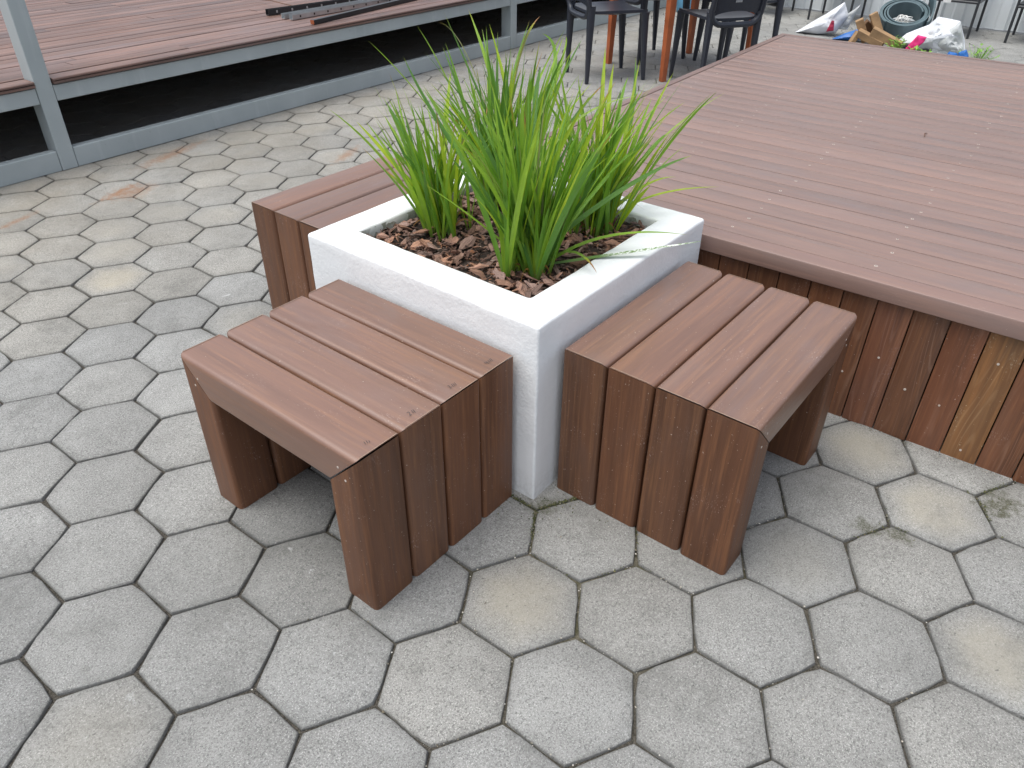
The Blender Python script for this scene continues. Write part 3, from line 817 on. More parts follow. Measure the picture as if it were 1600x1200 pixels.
# pencil tallies near the right-hand mitre of bench_a (world: end y = 0.0526, boards step to -X)
def stroke_mesh(paths, h=0.012):
    b = MB()
    for pth in paths:
        for (x0, y0), (x1, y1) in zip(pth, pth[1:]):
            d = Vector((x1 - x0, y1 - y0)); 
            if d.length < 1e-6: continue
            n_ = Vector((-d.y, d.x)).normalized() * 0.045
            b.add([Vector((x0 + n_.x, y0 + n_.y, 0)) * h, Vector((x1 + n_.x, y1 + n_.y, 0)) * h, Vector((x1 - n_.x, y1 - n_.y, 0)) * h, Vector((x0 - n_.x, y0 - n_.y, 0)) * h], [(0, 1, 2, 3)])
    return b.done('pencil_mark')
marks = {3: [[(0, 1), (0, .45), (.5, .45)], [(.4, .9), (.4, 0)], [(.8, .1), (1.0, 1)], [(1.15, .1), (1.35, 1)], [(1.5, .1), (1.7, 1)]],
         2: [[(0, 1), (.45, .9), (.2, .55), (.5, .3), (0, 0)], [(.8, .1), (1.0, 1)], [(1.15, .1), (1.35, 1)], [(1.5, .1), (1.7, 1)]],
         1: [[(0, .9), (.4, 1), (.45, .6), (0, 0), (.5, .05)], [(.85, .1), (1.05, 1)], [(1.2, .1), (1.4, 1)]],
         0: [[(.2, .1), (.4, .9)], [(.6, .1), (.8, .9)], [(1.0, .1), (1.15, .6)]]}
for k, pth in marks.items():
    # k=3 is the board nearest the planter
    kk = 3 - k
    xl = 0.0  # bench local: boards step to -Y, length along X ; right end in the photo is x = L_B
    mw = frame_matrix((L_B - 0.020, -kk * PW - 0.040 - (0.03 if k != 3 else 0.0), H_B + 0.0012), (0, -1, 0), (1, 0, 0)) if False else Matrix.Translation((L_B - 0.022, -kk * PW - 0.075, H_B + 0.0012)) @ Matrix.Rotation(R(90), 4, 'Z') @ Matrix.Rotation(R(-8), 4, 'Z')
    link('pencil_mark', stroke_mesh(pth), M['pencil'], bench_a, mw=mw)

# ------------------------------------------------------------------ main deck
DH = 0.450
deck = empty('low_deck', (0.817, 0, 0), R(2) )
# local frame: X into the deck, Y = photo left (world +Y turned), front edge at x=0
tag(deck, 'low brown composite deck platform beside the white planter with vertical board skirt', 'deck')
YL, YR, XF = 0.918, -2.75, 3.10
EDGE = 0.035
first_w = 0.064; pitch = 0.096
nb = 0
x = 0.0
bm_n = board_mesh('deck_board', YL - EDGE - 0.004 - YR, pitch - 0.0032, 0.022, 0.0018)
nose = MB()
prof = [(0.0045, 0.0), (0.0015, -0.0015), (0.0, -0.0045), (0.0, -0.048), (0.002, -0.050), (0.026, -0.050), (0.026, -0.024), (first_w - 0.0012, -0.024), (first_w - 0.0012, -0.0012), (first_w - 0.0024, 0.0)]
nose.rings([[(0, -px, pz) for px, pz in prof], [(YL - 0.04 - YR, -px, pz) for px, pz in prof]])
link('nosing', nose.done('nosing', 30), M['deck'], deck, mw=frame_matrix((0, YR, DH), (0, 1, 0), (-1, 0, 0)), color=(0.93, 0.89, 0.88, 1))
# the nosing's grain runs along Y, so give it its own frame
x = first_w
while x + pitch < XF - EDGE:
    mw = frame_matrix((x + pitch - 0.0016, YR, DH - random.uniform(0, 0.0008)), (0, 1, 0), (-1, 0, 0))
    link('deck_board', bm_n, M['deck'], deck, mw=mw, color=tint(0.93, 1.07, 0.02))
    x += pitch
xe = x
e1 = board_mesh('edge_board', xe + 0.0, EDGE, 0.05, 0.003); link('edge_board', e1, M['deck'], deck, mw=frame_matrix((0.0, YL - EDGE, DH + 0.002), (1, 0, 0), (0, 1, 0)), color=(0.8, 0.76, 0.75, 1))
e2 = board_mesh('edge_board', YL - YR, EDGE, 0.05, 0.003); link('edge_board', e2, M['deck'], deck, mw=frame_matrix((xe + EDGE + 0.004, YR, DH + 0.002), (0, 1, 0), (-1, 0, 0)), color=(0.8, 0.76, 0.75, 1))
# dark underlay so the joints read dark
ul = MB(); ul.box((0.03, YR + 0.02, DH - 0.10), (xe, YL - EDGE - 0.005, DH - 0.027)); link('dark_underlay', ul.done('dark_underlay'), M['twig'], deck)
# skirt boards on the front (x = 0.02) and the left side and the far side
fp = 0.0902
sk = board_mesh('skirt_board', DH - 0.028 + 0.005, fp - 0.003, 0.018, 0.002)
sk2 = board_mesh('skirt_board', 0.26, fp - 0.003, 0.018, 0.002)
skcol = {}
y = -0.499 + 0.0905 * 12
k = 0
y0_world = -0.499
while y > YR + 0.1:
    mw = frame_matrix((0.022, y, -0.005), (0, 0, 1), (0, -1, 0))   # outward normal = x cross y = (0,0,1)x(0,-1,0) = (1,0,0) -> flip
    mw = frame_matrix((0.022, y - fp + 0.0015, -0.005), (0, 0, 1), (0, 1, 0))
    col = tint(0.80, 1.10, 0.06)
    d = round((y - (-0.499)) / fp)
    if d == 0: col = (1.0, 1.02, 1.18, 1)
    if d == -2: col = (1.0, 0.95, 0.95, 1)
    if d == -3: col = (1.32, 1.5, 1.2, 1)
    if y < YL - 0.02:
        b_ = link('skirt_board', sk, M['fascia'], deck, mw=mw, color=col)
        if d == -3: b_['label'] = 'lighter yellow brown skirt board'
        if random.random() < 1.0 and y < 0.1:
            for z in (random.uniform(0.12, 0.33), 0.03 if d in (-3,) else 0.41):
                link('screw', nail_me, M['screw'], deck, mw=frame_matrix((0.0212, y - fp * random.uniform(0.35, 0.65), z), (0, 0, 1), (0, 1, 0)) @ Matrix.Scale(random.uniform(0.9, 1.35), 4))
    y -= fp
y = 0.03; xx = 0.03
while xx < xe:
    link('skirt_board', sk, M['fascia'], deck, mw=frame_matrix((xx + fp - 0.0015, YL - 0.026, -0.005), (0, 0, 1), (-1, 0, 0)) @ Matrix.Identity(4), color=tint(0.72, 1.15, 0.08))
    xx += fp
# screws in the boards
sc = MB(); hl = MB()
rnd = random.Random(3)
rows = [0.80 - 0.42 * k for k in range(-0, 9)]
x = first_w
first = True
while x + pitch < xe + 0.001:
    for yv in rows:
        if rnd.random() < 0.12: continue
        px = x + pitch * rnd.choice((0.30, 0.7, 0.5)) + rnd.gauss(0, 0.004); py = yv + rnd.gauss(0, 0.012)
        if py < YR or py > YL - 0.05: continue
        r_ = rnd.uniform(0.0028, 0.0050)
        sc.tube([(px, py, DH - 0.001), (px, py, DH + 0.0005)], r_, 7)
        hl.tube([(px, py, DH - 0.001), (px, py, DH + 0.0009)], r_ * 0.45, 5)
    x += pitch
so = link('screw', sc.done('screws'), M['screw'], deck); tag(so, kind='stuff')
so = link('screw_recess', hl.done('recess'), M['hole'], deck); tag(so, kind='stuff')
# a dead twig lying on the deck
tw = MB(); tw.tube([(0, 0, 0.002), (0.03, 0.008, 0.006), (0.05, 0.002, 0.003)], [0.0015, 0.002, 0.0008], 5)
tag(link('twig', tw.done('twig', 60), M['twig'], loc=(2.22, -0.235, DH + 0.001)), 'tiny dry twig lying on the brown deck boards', 'twig')

# ------------------------------------------------------------------ raised deck on a grey steel frame, upper left
fd = empty('raised_deck', (0, 3.322, 0), R(1.15))
tag(fd, 'long raised deck of narrow brown boards on a grey steel frame with posts', 'deck')
X0, X1 = -3.2, 10.0
def fbox(name, lo, hi, mat=M['steel'], par=fd):
    b = MB(); b.box(lo, hi); me = b.done(name)
    o = link(name, me, mat, par)
    bv = o.modifiers.new('bevel', 'BEVEL'); bv.width = 0.004; bv.segments = 2
    return o
posts = [-3.36, 0.400, 4.160, 7.93]
for px in posts:
    fbox('post', (px, 0.0, 0.0), (px + 0.080, 0.10, 2.6))
cuts = [X0] + posts[1:] + [X1]
for i in range(len(posts)):
    a = (posts[i] + 0.082); b_ = (posts[i + 1] - 0.002) if i + 1 < len(posts) else X1
    if i == 0: a = X0
    fbox('bottom_rail', (a, 0.003, 0.0), (b_, 0.055, 0.100))
    fbox('top_beam', (a, 0.003, 0.330), (b_, 0.055, 0.4045))
for bx in (2.3, 6.0):
    fbox('cross_beam', (bx, 0.057, 0.33), (bx + 0.05, 3.3, 0.40))
fbox('back_beam', (X0, 3.3, 0.0), (X1, 3.36, 0.40))
RP = 0.0965
rnd = random.Random(9)
row = 0; yy = -0.012
zt = 0.438
while yy < 3.3:
    segs = []
    if row == 0:
        e = [X0, posts[1] - 0.003, None, posts[1] + 0.085, posts[2] - 0.003, None, posts[2] + 0.085, posts[3] - .003, None, posts[3] + .085, X1]
        segs = [(X0, posts[1] - 0.004), (posts[1] + 0.086, posts[2] - 0.004), (posts[2] + 0.086, posts[3] - 0.004), (posts[3] + 0.086, X1)]
    elif row == 1:
        segs = [(X0, posts[1] + 0.9), (posts[1] + 0.903, posts[2] + 0.5), (posts[2] + 0.503, X1)]
    else:
        q = X0
        s = X0 + rnd.uniform(0.8, 3.2)
        while s < X1:
            segs.append((q, s - 0.003)); q = s; s += rnd.choice((2.2, 2.9, 2.9))
        segs.append((q, X1))
    w_ = RP - 0.005
    for (a, b_) in segs:
        ylo = yy
        if row == 1: pass
        bb = MB(); prof = rrect(0, w_, -0.026, 0, 0.003, 2)
        if row == 0:
            prof = [(0.004, 0), (0.0, -0.004), (0.0, -0.010), (0.008, -0.0105), (0.008, -0.0145), (0.0, -0.015), (0.0, -0.026), (w_, -0.026), (w_, 0)]
        bb.rings([[(0, y_, z_) for y_, z_ in prof], [(b_ - a, y_, z_) for y_, z_ in prof]])
        link('deck_board', bb.done('reeded_board', 35), M['reeded'], fd, mw=Matrix.Translation((a, yy, zt - rnd.uniform(0, 0.003))), color=tint(0.8, 1.15, 0.05))
    yy += RP if row else 0.108
    row += 1
ul = MB(); ul.box((X0, 0.11, 0.400), (X1, 3.3, 0.408)); link('underlay', ul.done('underlay'), M['twig'], fd)  # unseen sheet added under the boards to block light through their gaps

# metal strips left on the raised deck
def channel(name, p0, p1, w, h, mat, label, cat, holes=True, solid=False):
    p0, p1 = Vector(p0), Vector(p1); d = p1 - p0; L = d.length; a = math.atan2(d.y, d.x)
    b = MB(); t_ = 0.003
    if solid: prof = [(0, 0), (w, 0), (w, h), (0, h)]
    else: prof = [(0, 0), (w, 0), (w, h), (w - t_, h), (w - t_, t_), (t_, t_), (t_, h), (0, h)]
    b.rings([[(0, y_, z_) for y_, z_ in prof], [(L, y_, z_) for y_, z_ in prof]])
    o = link(name, b.done(name), mat, mw=Matrix.Translation(p0) @ Matrix.Rotation(a, 4, 'Z'))
    tag(o, label, cat)
    if holes:
        hb = MB()
        for k in range(int(L / 0.12)): hb.box((0.06 + k * 0.12, -0.0006, h * 0.3), (0.06 + k * 0.12 + 0.012, 0.0, h * 0.72))
        link('slot', hb.done('slots'), M['hole' if mat is not M['black_strip'] else 'alu'], o)
        o.children[0]['kind'] = 'stuff'
    return o
zt2 = zt + 0.002
channel('metal_channel', (2.21, 3.93, zt2), (4.2, 3.76, zt2), 0.035, 0.035, M['black_strip'], 'black slotted metal channel lying furthest back on the raised deck', 'metal channel')
channel('metal_channel', (2.20, 3.745, zt2), (4.1, 3.80, zt2), 0.035, 0.030, M['alu'], 'bright slotted metal channel lying beside the black slotted one on the raised deck', 'metal channel')
channel('metal_channel', (2.21, 3.675, zt2), (4.1, 3.745, zt2), 0.035, 0.030, M['alu'], 'bright slotted metal channel between its twin and the plain black bar', 'metal channel')
bar = channel('metal_bar', (2.20, 3.445, zt2), (4.15, 3.79, zt2), 0.030, 0.026, M['black_strip'], 'plain black bar with a bare end, nearest the edge of the raised deck', 'bar', False, True)
eb = MB(); eb.box((-0.004, 0.001, 0.001), (-0.0005, 0.029, 0.025)); link('bare_end', eb.done('bare_end'), M['orange'], bar)
wr = MB(); wr.tube([(2.42, 3.95, zt + 0.036), (2.45, 4.05, zt + 0.03), (2.44, 4.2, zt + 0.04), (2.50, 4.4, zt + 0.02), (2.47, 4.6, zt + 0.02)], 0.003, 5)
tag(link('wire', wr.done('wire', 60), M['twig']), 'thin loose wire curling back from the black slotted channel', 'wire')

# ------------------------------------------------------------------ table and plastic chairs
tb = empty('dining_table', (4.5235, 2.0535, 0), 0)
tag(tb, 'table on four orange stained wooden legs among the charcoal plastic chairs', 'table')
for (x, y) in ((4.263, 2.507), (4.039, 1.903), (5.008, 2.203), (4.784, 1.600)):
    lx, ly = x - 4.5235, y - 2.0535
    b = MB(); a = math.atan2(-0.304, 0.745)
    ca, sa = math.cos(a), math.sin(a)
    def ring(s, z, f=1.0): return [(lx * f + s * (ca * i - sa * j), ly * f + s * (sa * i + ca * j), z) for i, j in ((-1, -1), (1, -1), (1, 1), (-1, 1))]
    b.rings([ring(0.018, 0), ring(0.027, 0.70, 0.985)])
    link('leg', b.done('leg'), M['orange'], tb)
b = MB(); b.box((-0.48, -0.38, 0.70), (0.48, 0.38, 0.735)); link('tabletop', b.done('tabletop'), M['orange'], tb, mw=Matrix.Rotation(math.atan2(-0.304, 0.745), 4, 'Z'))

def make_chair():
    root = empty('plastic_chair', (0, 0, 0))     # faces +X
    SH = 0.462
    # seat: dished rounded slab
    nx, ny = 12, 12; vs = []; fs = []
    def outline(u, v):
        # superellipse-like square
        a = 0.215 * (1 - 0.0) ; b_ = 0.205 - 0.02 * (0.5 - 0.5 * u)
        return u * a, v * b_
    for lay, dz in ((0, 0.0), (1, -0.018)):
        for i in range(nx + 1):
            for j in range(ny + 1):
                u, v = -1 + 2 * i / nx, -1 + 2 * j / ny
                x_, y_ = outline(u, v)
                cr = max(0, abs(u) ** 6 + abs(v) ** 6 - 1) * 0.05
                x_ *= 1 - cr; y_ *= 1 - cr
                z_ = SH - 0.020 * (1 - u * u) * (1 - v * v) + 0.006 * abs(v) ** 3 - (0.012 if u > 0.85 else 0) * (u - 0.85) / 0.15 * (1 - abs(v) ** 4)
                if lay: z_ -= 0.022 * (1 - max(abs(u), abs(v)) ** 4 * 0.2)
                vs.append((x_, y_, z_))
    n1 = (nx + 1) * (ny + 1)
    for i in range(nx):
        for j in range(ny):
            a = i * (ny + 1) + j
            fs.append((a, a + ny + 1, a + ny + 2, a + 1)); fs.append((n1 + a + 1, n1 + a + ny + 2, n1 + a + ny + 1, n1 + a))
    rim = [i * (ny + 1) for i in range(nx + 1)] + [nx * (ny + 1) + j for j in range(1, ny + 1)] + [i * (ny + 1) + ny for i in range(nx - 1, -1, -1)] + [j for j in range(ny - 1, 0, -1)]
    for k in range(len(rim)):
        a, b_ = rim[k], rim[(k + 1) % len(rim)]; fs.append((a, a + n1, b_ + n1, b_))
    link('seat', mesh('seat', vs, fs, 50), M['chair'], root)
    for (sx, sy) in ((1, 1), (1, -1), (-1, 1), (-1, -1)):
        b = MB()
        top = Vector((0.190 * sx, 0.180 * sy, SH - 0.012)); bot = Vector((0.222 * sx, 0.188 * sy, 0.0))
        if sx < 0: top = Vector((-0.215, 0.178 * sy, SH + 0.04))
        rg = []
        for t in (0, 0.06, 0.18, 0.5, 1.0):
            c = top.lerp(bot, t); w1 = 0.027 * (1 - t) + 0.0125 * t; w2 = 0.022 * (1 - t) + 0.0115 * t
            if t == 0 and sx > 0: w1 *= 1.25
            rg.append([c + Vector((w1 * i * math.copysign(1, 1), w2 * j, 0)) for i, j in ((-1, -.6), (-.6, -1), (.6, -1), (1, -.6), (1, .6), (.6, 1), (-.6, 1), (-1, .6))])
        b.rings(rg); link('leg', b.done('leg', 40), M['chair'], root)
    # backrest: moulded ring with a dished shell inside, open arch at the foot
    b = MB(); ring = []
    def back(yv, zv): return Vector((-0.222 - (zv - 0.44) * 0.20 - 0.02 * (1 - (yv / 0.19) ** 2), yv, zv))
    hw, z0, z1 = 0.185, 0.425, 0.80
    pr_ = rrect(-hw, hw, z0, z1, 0.085, 6)
    # densify the straight runs
    pts = []
    for (p, q) in zip(pr_, pr_[1:] + pr_[:1]):
        L = math.hypot(q[0] - p[0], q[1] - p[1]); n_ = max(1, int(L / 0.05))
        for k in range(n_): pts.append((p[0] + (q[0] - p[0]) * k / n_, p[1] + (q[1] - p[1]) * k / n_))
    b.tube([back(*p) for p in pts], 0.019, 8, closed=True)
    # shell
    n1 = 14; n2 = 16; grid = {}
    for lay in (0, 1):
        for i in range(n1 + 1):
            for j in range(n2 + 1):
                v = -1 + 2 * i / n1
                arch = 0.488 + 0.050 * (1 - v * v)
                arch = 0.452 + 0.055 * math.sqrt(max(0, 1 - v * v)) if abs(v) < 1 else 0.452
                zz = arch + (0.785 - arch) * j / n2
                hw2 = hw - 0.004
                if zz > z1 - 0.085: hw2 = hw - 0.085 + math.sqrt(max(0, 0.085 ** 2 - (zz - (z1 - 0.085)) ** 2))
                if zz < z0 + 0.085: hw2 = hw - 0.085 + math.sqrt(max(0, 0.085 ** 2 - (zz - (z0 + 0.085)) ** 2))
                p = back(v * hw2, zz) + Vector((0.012 + (0.014 * (1 - v * v)) - 0.006 * lay, 0, 0))
                grid[lay, i, j] = len(b.v); b.v.append(p)
    for i in range(n1):
        for j in range(n2):
            z_ = b.v[grid[0, i, j]].z; y_ = b.v[grid[0, i, j]].y
            if 6 <= i <= 7 and j == 3: continue
            b.f.append((grid[0, i, j], grid[0, i + 1, j], grid[0, i + 1, j + 1], grid[0, i, j + 1]))
            b.f.append((grid[1, i, j], grid[1, i, j + 1], grid[1, i + 1, j + 1], grid[1, i + 1, j]))
    link('backrest', b.done('backrest', 50), M['chair'], root)
    return root
chair = make_chair()
chairs = [
 ((3.905, 2.315), -33, 'charcoal plastic chair nearest the grey steel frame, its seat and lower back in view'),
 ((4.215, 1.630), 55, 'charcoal plastic chair seen from behind, standing at the corner of the brown deck'),
 ((4.660, 2.400), -22, 'charcoal plastic chair of which only thin legs show behind the orange table leg'),
 ((4.900, 1.770), 151, 'charcoal plastic chair pushed to the far table side, a thick leg beside the wall chairs')]
for k, ((x, y), a, lb) in enumerate(chairs):
    o = chair if k == 0 else chain_copy(chair)
    o.location = (x, y, 0); o.rotation_euler.z = R(a)
    tag(o, lb, 'chair', 'charcoal plastic chairs round the table')

# ------------------------------------------------------------------ corrugated sheet fence and metal chairs
wall = empty('corrugated_fence', (7.79, 0.2, 0), R(90 + 2.6))
tag(wall, 'white corrugated metal sheet fence behind the black metal chairs', 'fence')
# profile runs along local X
def sheet(x0, x1):
    b = MB(); pts = []; x = x0; P_ = 0.19
    while x < x1:
        for dx, dy in ((0, 0), (0.075, 0), (0.095, -0.022), (0.17, -0.022)):
            if x + dx <= x1 + 0.001: pts.append((x + dx, dy))
        x += P_
    pts.append((x1, 0))
    n = len(pts)
    for z in (0.012, 2.2):
        for (x_, y_) in pts: b.v.append(Vector((x_, y_, z)))
    for (x_, y_) in pts: b.v.append(Vector((x_, y_ + 0.0025, 0.012)))
    for i in range(n - 1):
        b.f.append((i, i + 1, n + i + 1, n + i)); b.f.append((i, 2 * n + i, 2 * n + i + 1, i + 1))
    return b.done('sheet')
for k in range(-3, 5):
    link('sheet', sheet(k * 1.14, k * 1.14 + 1.138), M['sheet'], wall, mw=Matrix.Translation((0, 0.0015 * (k % 2), 0)))

def make_metal_chair():
    root = empty('metal_chair', (0, 0, 0))      # legs on a 0.45 x 0.39 footprint, front at x=0 towards -X
    w, d, r = 0.390, 0.45, 0.0115
    def bar(name, pts, rr=r):
        b = MB(); b.tube(pts, rr, 8); return link(name, b.done(name, 50), M['black_metal'], root)
    for (x, y, h) in ((0, 0, 0.56), (0, w, 0.56), (d, 0, 0.86), (d, w, 0.86)): bar('leg', [(x, y, 0), (x, y, h)])
    for y in (0, w): bar('armrest', [(0, y, 0.56), (d, y, 0.60)]); bar('side_rail', [(0, y, 0.290), (d, y, 0.285)])
    bar('front_rail', [(0, 0, 0.290), (0, w, 0.290)]); bar('back_rail', [(d, 0, 0.285), (d, w, 0.285)]); bar('top_rail', [(d, 0, 0.85), (d, w, 0.85)])
    b = MB(); b.box((0.01, 0.014, 0.300), (d - 0.01, w - 0.014, 0.312)); link('seat', b.done('seat'), M['black_metal'], root)
    b = MB(); b.box((d - 0.004, 0.014, 0.42), (d + 0.006, w - 0.014, 0.82)); link('backrest', b.done('backrest'), M['black_metal'], root)
    return root
mc = make_metal_chair()
mcs = [((7.20, 0.570), 'black metal chair by the white fence, fully in view right of the crumpled white sack'),
       ((7.25, -0.120), 'black metal chair by the white fence, cut off by the right edge of the photo'),
       ((7.20, 1.640), 'black metal chair by the white fence, behind the upright white sack with the maroon patch'),
       ((7.12, 2.330), 'black metal chair by the white fence, partly hidden behind the charcoal plastic chairs')]
for k, ((x, y), lb) in enumerate(mcs):
    o = mc if k == 0 else chain_copy(mc)
    o.location = (x, y, 0); o.rotation_euler.z = R(2)
    tag(o, lb, 'chair', 'black metal chairs along the white fence')
tg = MB(); tg.box((-0.0135, 0.22, 0.272), (-0.0122, 0.285, 0.306)); link('tag', tg.done('tag'), M['cord'], mc)

# ------------------------------------------------------------------ rubble behind the deck
def view_frame(x, y, z=0):
    """local x to the viewer's right, y away, z up, for something standing at x, y"""
    a = math.atan2(y - camp.y, x - camp.x)
    return Matrix.Translation((x, y, z)) @ Matrix.Rotation(a - math.pi / 2, 4, 'Z')
def sack(name, outline, depth, mat, mw, seed=1, n=26, fold=0.012, sub=1.0):
    """crumpled closed bag: outline (x, z) gives the silhouette, thickness swells inwards from the outline"""
    xs = [p[0] for p in outline]; zs = [p[1] for p in outline]
    x0, x1, z0, z1 = min(xs), max(xs), min(zs), max(zs)
    # fan from centroid with radial rings
    cx, cz = sum(xs) / len(xs), sum(zs) / len(zs)
    ol = []
    for (p, q) in zip(outline, outline[1:] + outline[:1]):
        for k in range(5): ol.append((p[0] + (q[0] - p[0]) * k / 5, p[1] + (q[1] - p[1]) * k / 5))
    m_ = len(ol); R_ = 9; b = MB(); off = Vector((seed * 3.1, seed * 1.7, 0))
    rings = []
    for side in (-1, 1):
        for r_ in range(0, R_ + 1):
            t = r_ / R_ if side < 0 else 1 - r_ / R_
            if side > 0 and r_ == 0: continue
            row = []
            for (x, z) in ol:
                px, pz = cx + (x - cx) * t, cz + (z - cz) * t
                th = depth * math.sqrt(max(0, 1 - t ** 2.2))
                nz = noise.noise(Vector((px * 11, pz * 11, side)) + off) + 0.6 * abs(noise.noise(Vector((px * 26, pz * 26, side * 2)) + off))
                row.append(Vector((px, side * th + nz * fold * (2.2 if t < 0.98 else 0.4), pz)))
            rings.append(row)
    b.rings(rings)
    return link(name, b.done(name, 28), mat, mw=mw)
# first sack: px 1250..1338, 1 px is about 1/147 m here
u = 1 / 147.0
mw1 = view_frame(6.52, 1.655) @ Matrix.Scale(0.88, 4)
s1 = sack('plastic_sack', [(-0.26, 0.0), (-0.10, 0.12), (0.0, 0.19), (0.16, 0.315), (0.20, 0.24), (0.225, 0.19), (0.14, 0.02), (0.0, 0.0)], 0.10, M['sack'], mw1, 1)
tag(s1, 'white sack standing in a point with a maroon patch, nearest the plastic chairs', 'sack')
fl = sack('flap', [(0.16, 0.06), (0.215, 0.21), (0.315, 0.300), (0.245, 0.06)], 0.02, M['clear'], Matrix.Identity(4), 4); fl.parent = s1
p1 = sack('patch', [(0.045, 0.045), (0.075, 0.155), (0.10, 0.150), (0.115, 0.06)], 0.012, M['maroon'], Matrix.Translation((0, -0.105, 0)), 2, fold=0.006); p1.parent = s1
bl = sack('tarpaulin', [(-0.15, 0.0), (-0.05, 0.055), (0.13, 0.125), (0.13, 0.02), (0.0, 0.0)], 0.06, M['blue'], view_frame(6.42, 1.36), 3)
tag(bl, 'scrap of blue sheeting between the pointed white sack and the lumber offcuts', 'sheeting')
def lumber(c, dims, rz, rx, ry, label, mat='lumber'):
    b = MB(); L, w, h = dims; b.box((-L / 2, -w / 2, -h / 2), (L / 2, w / 2, h / 2))
    o = link('lumber_offcut', b.done('lumber_offcut'), M[mat], mw=view_frame(*c) @ Matrix.Rotation(rz, 4, 'Z') @ Matrix.Rotation(ry, 4, 'Y') @ Matrix.Rotation(rx, 4, 'X'))
    bv = o.modifiers.new('bevel', 'BEVEL'); bv.width = 0.003; bv.segments = 1
    tag(o, label, 'lumber', 'lumber offcuts heaped beside the rubber roll'); return o
lumber((6.33, 1.245, 0.105), (0.20, 0.045, 0.065), R(18), R(12), R(60), 'lumber offcut standing steeply, next to the blue sheeting')
lumber((6.28, 1.15, 0.060), (0.24, 0.045, 0.065), R(-15), R(20), R(18), 'lumber offcut lying low across the front of the heap')
lumber((6.36, 1.15, 0.160), (0.20, 0.045, 0.065), R(8), R(-12), R(60), 'highest lumber offcut, leaning against the rubber roll')
lumber((6.27, 1.02, 0.080), (0.27, 0.045, 0.070), R(-10), R(15), R(20), 'longest lumber offcut, running under the rubber roll towards the crumpled sack')
lumber((6.42, 1.20, 0.115), (0.18, 0.045, 0.065), R(30), R(20), R(30), 'dark lumber offcut in the middle of the heap', 'lumber_dark')
lumber((6.28, 1.285, 0.045), (0.12, 0.040, 0.045), R(40), R(0), R(-60), 'smallest lumber offcut, a short stub beside the blue sheeting')

# rubber roll, tilted towards the viewer
mwc = view_frame(6.62, 1.01, 0.125) @ Matrix.Rotation(R(23), 4, 'X')
b = MB(); n_t = 3.6; N_ = 130; sp = []
for i in range(N_ + 1):
    t = i / N_; a = t * n_t * 2 * math.pi + 0.2; r_ = 0.142 + 0.066 * t + 0.005 * math.sin(a * 1.3)
    sp.append((r_ * math.cos(a), r_ * math.sin(a), r_, t))
rings = []
for (x, y, r_, t) in sp:
    k = (r_ - 0.013) / r_; zj = 0.008 * math.sin(t * 23)
    rings.append([(x, y, 0.0 + zj), (x, y, 0.135 + zj), (x * k, y * k, 0.135 + zj), (x * k, y * k, 0.0 + zj)])
b.rings(rings)
roll = link('rubber_roll', b.done('rubber_roll', 50), M['rubber'], mw=mwc)
tag(roll, 'roll of blue grey rubber strip with white cord lying inside', 'rubber roll')
b = MB(); rings = []
for i in range(15):
    t = i / 14; a = -0.45 + t * 1.35; x = 0.218 * math.cos(a) + 0.004; y = 0.218 * math.sin(a)
    z = 0.0 + 0.22 * t ** 1.4
    rings.append([(x, y, z), (x, y, z + 0.125), (x - 0.016, y - 0.004, z + 0.125), (x - 0.016, y - 0.004, z)])
b.rings(rings); link('loose_end', b.done('loose_end', 50), M['rubber'], roll)
b = MB(); rr_ = random.Random(4)
for k in range(6):
    c = Vector((rr_.uniform(-.04, .04), rr_.uniform(0.0, .05), 0.04)); pts = []
    for i in range(12):
        a = i / 12 * 6.28; pts.append(c + Vector((0.035 * math.cos(a), 0.028 * math.sin(a), 0.02 + 0.028 * math.sin(a + k))))
    b.tube(pts, 0.0042, 5, closed=True)
co = link('cord', b.done('cord', 60), M['cord'], mw=mwc.copy()); tag(co, 'tangle of white cord lying inside the rubber roll', 'cord')

mw2 = view_frame(6.42, 0.70)
s2 = sack('plastic_sack', [(-0.27, 0.04), (-0.20, 0.12), (-0.05, 0.20), (0.0, 0.265), (0.17, 0.245), (0.24, 0.12), (0.285, 0.0), (0.05, -0.0), (-0.15, 0.0)], 0.13, M['sack'], mw2, 7, fold=0.02)
tag(s2, 'crumpled white sack with a pink label, leaning against the rubber roll', 'sack')
p2 = sack('label_patch', [(-0.19, 0.0), (-0.11, 0.135), (-0.04, 0.125), (-0.05, 0.085), (-0.12, 0.0)], 0.012, M['pink'], Matrix.Translation((0.0, -0.125, 0.0)), 2, fold=0.006); p2.parent = s2
f2 = sack('flap', [(0.02, 0.0), (0.06, 0.15), (0.175, 0.255), (0.23, 0.13), (0.28, 0.0)], 0.035, M['clear'], Matrix.Translation((0.0, -0.10, 0.0)), 9, fold=0.02); f2.parent = s2

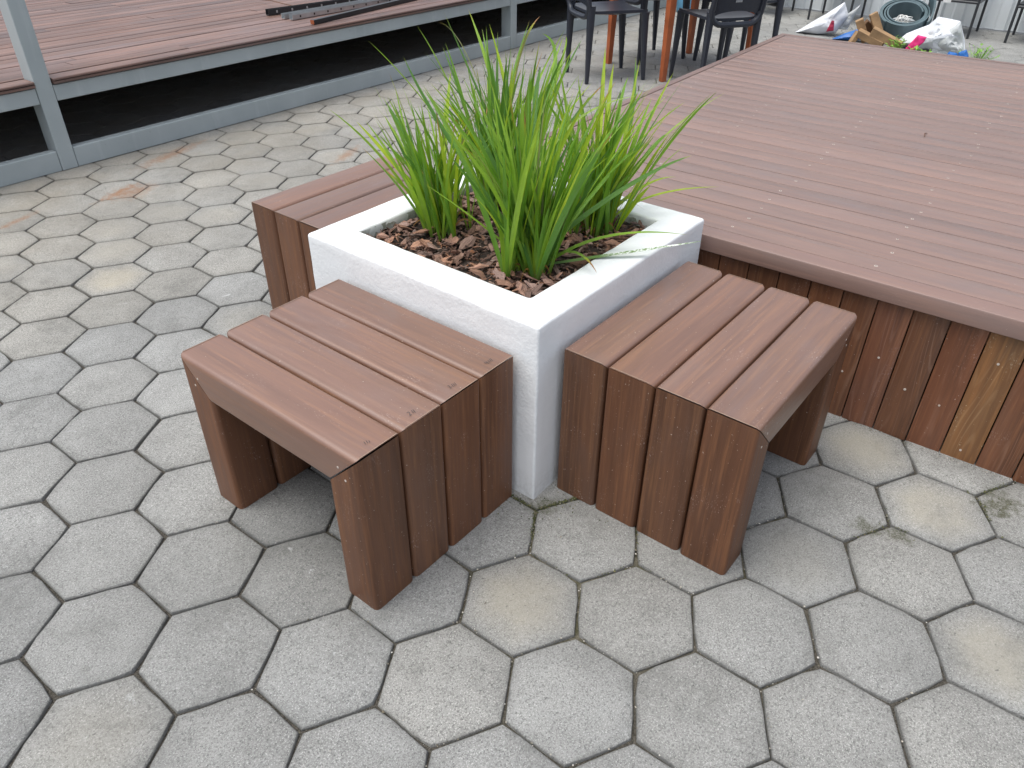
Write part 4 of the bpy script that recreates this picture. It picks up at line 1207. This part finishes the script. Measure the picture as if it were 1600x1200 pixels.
def weed(name, x, y, n, h, label, mat='weed', sp_=0.08):
    b = MB(); r0 = random.Random(int(x * 100))
    for k in range(n):
        a = r0.uniform(0, 6.28); c = Vector((r0.gauss(0, sp_ * 0.6), r0.gauss(0, sp_ * 0.6), r0.uniform(0.02, h)))
        L = r0.uniform(0.02, 0.045); t_ = r0.uniform(-.2, .8)
        d = Vector((math.cos(a) * math.cos(t_), math.sin(a) * math.cos(t_), math.sin(t_))); s_ = Vector((-math.sin(a), math.cos(a), 0)) * L * 0.3
        nn_ = d.cross(s_).normalized() * 0.003
        b.add([c, c + d * L * .5 + s_, c + d * L, c + d * L * .5 - s_, c + d * L * .5 + nn_], [(0, 1, 4), (1, 2, 4), (2, 3, 4), (3, 0, 4), (0, 3, 2, 1)])
        b.tube([Vector((c.x * .4, c.y * .4, 0)), c], 0.0012, 4)
    tag(link(name, b.done(name), M[mat], loc=(x, y, 0)), label, 'weed'); 
weed('weed', 6.20, 0.90, 46, 0.11, 'bright green weed growing between the lumber heap and the pink label')
weed('weed', 6.12, 0.70, 30, 0.06, 'low green weed in front of the crumpled white sack')
weed('weed', 6.30, 0.29, 50, 0.10, 'yellow green weed beside the balled blue plastic behind the deck')
q1 = sack('plastic_scrap', [(-0.05, 0), (-0.03, 0.045), (0.03, 0.04), (0.06, 0.0)], 0.03, M['blue'], view_frame(6.15, 0.46, 0.02), 11, fold=0.008); tag(q1, 'flat scrap of blue plastic next to the crumpled white sack', 'plastic scrap')
q2 = sack('plastic_scrap', [(-0.035, 0), (-0.04, 0.05), (0.01, 0.075), (0.04, 0.03), (0.03, 0.0)], 0.03, M['blue'], view_frame(6.15, 0.38, 0.02), 12, fold=0.008); tag(q2, 'balled scrap of bright blue plastic next to the yellow green weed', 'plastic scrap')
b = MB()
b.rings([[(r_ * math.cos(2 * math.pi * k / 12), r_ * math.sin(2 * math.pi * k / 12), z) for k in range(12)] for r_, z in ((0.085, 0), (0.09, 0.02), (0.092, 0.20), (0.06, 0.25), (0.03, 0.27), (0.03, 0.30))])
tag(link('water_jug', b.done('water_jug', 40), M['paleblue'], loc=(6.75, 3.17, 0)), 'light blue plastic container behind the nearest orange table leg', 'container')
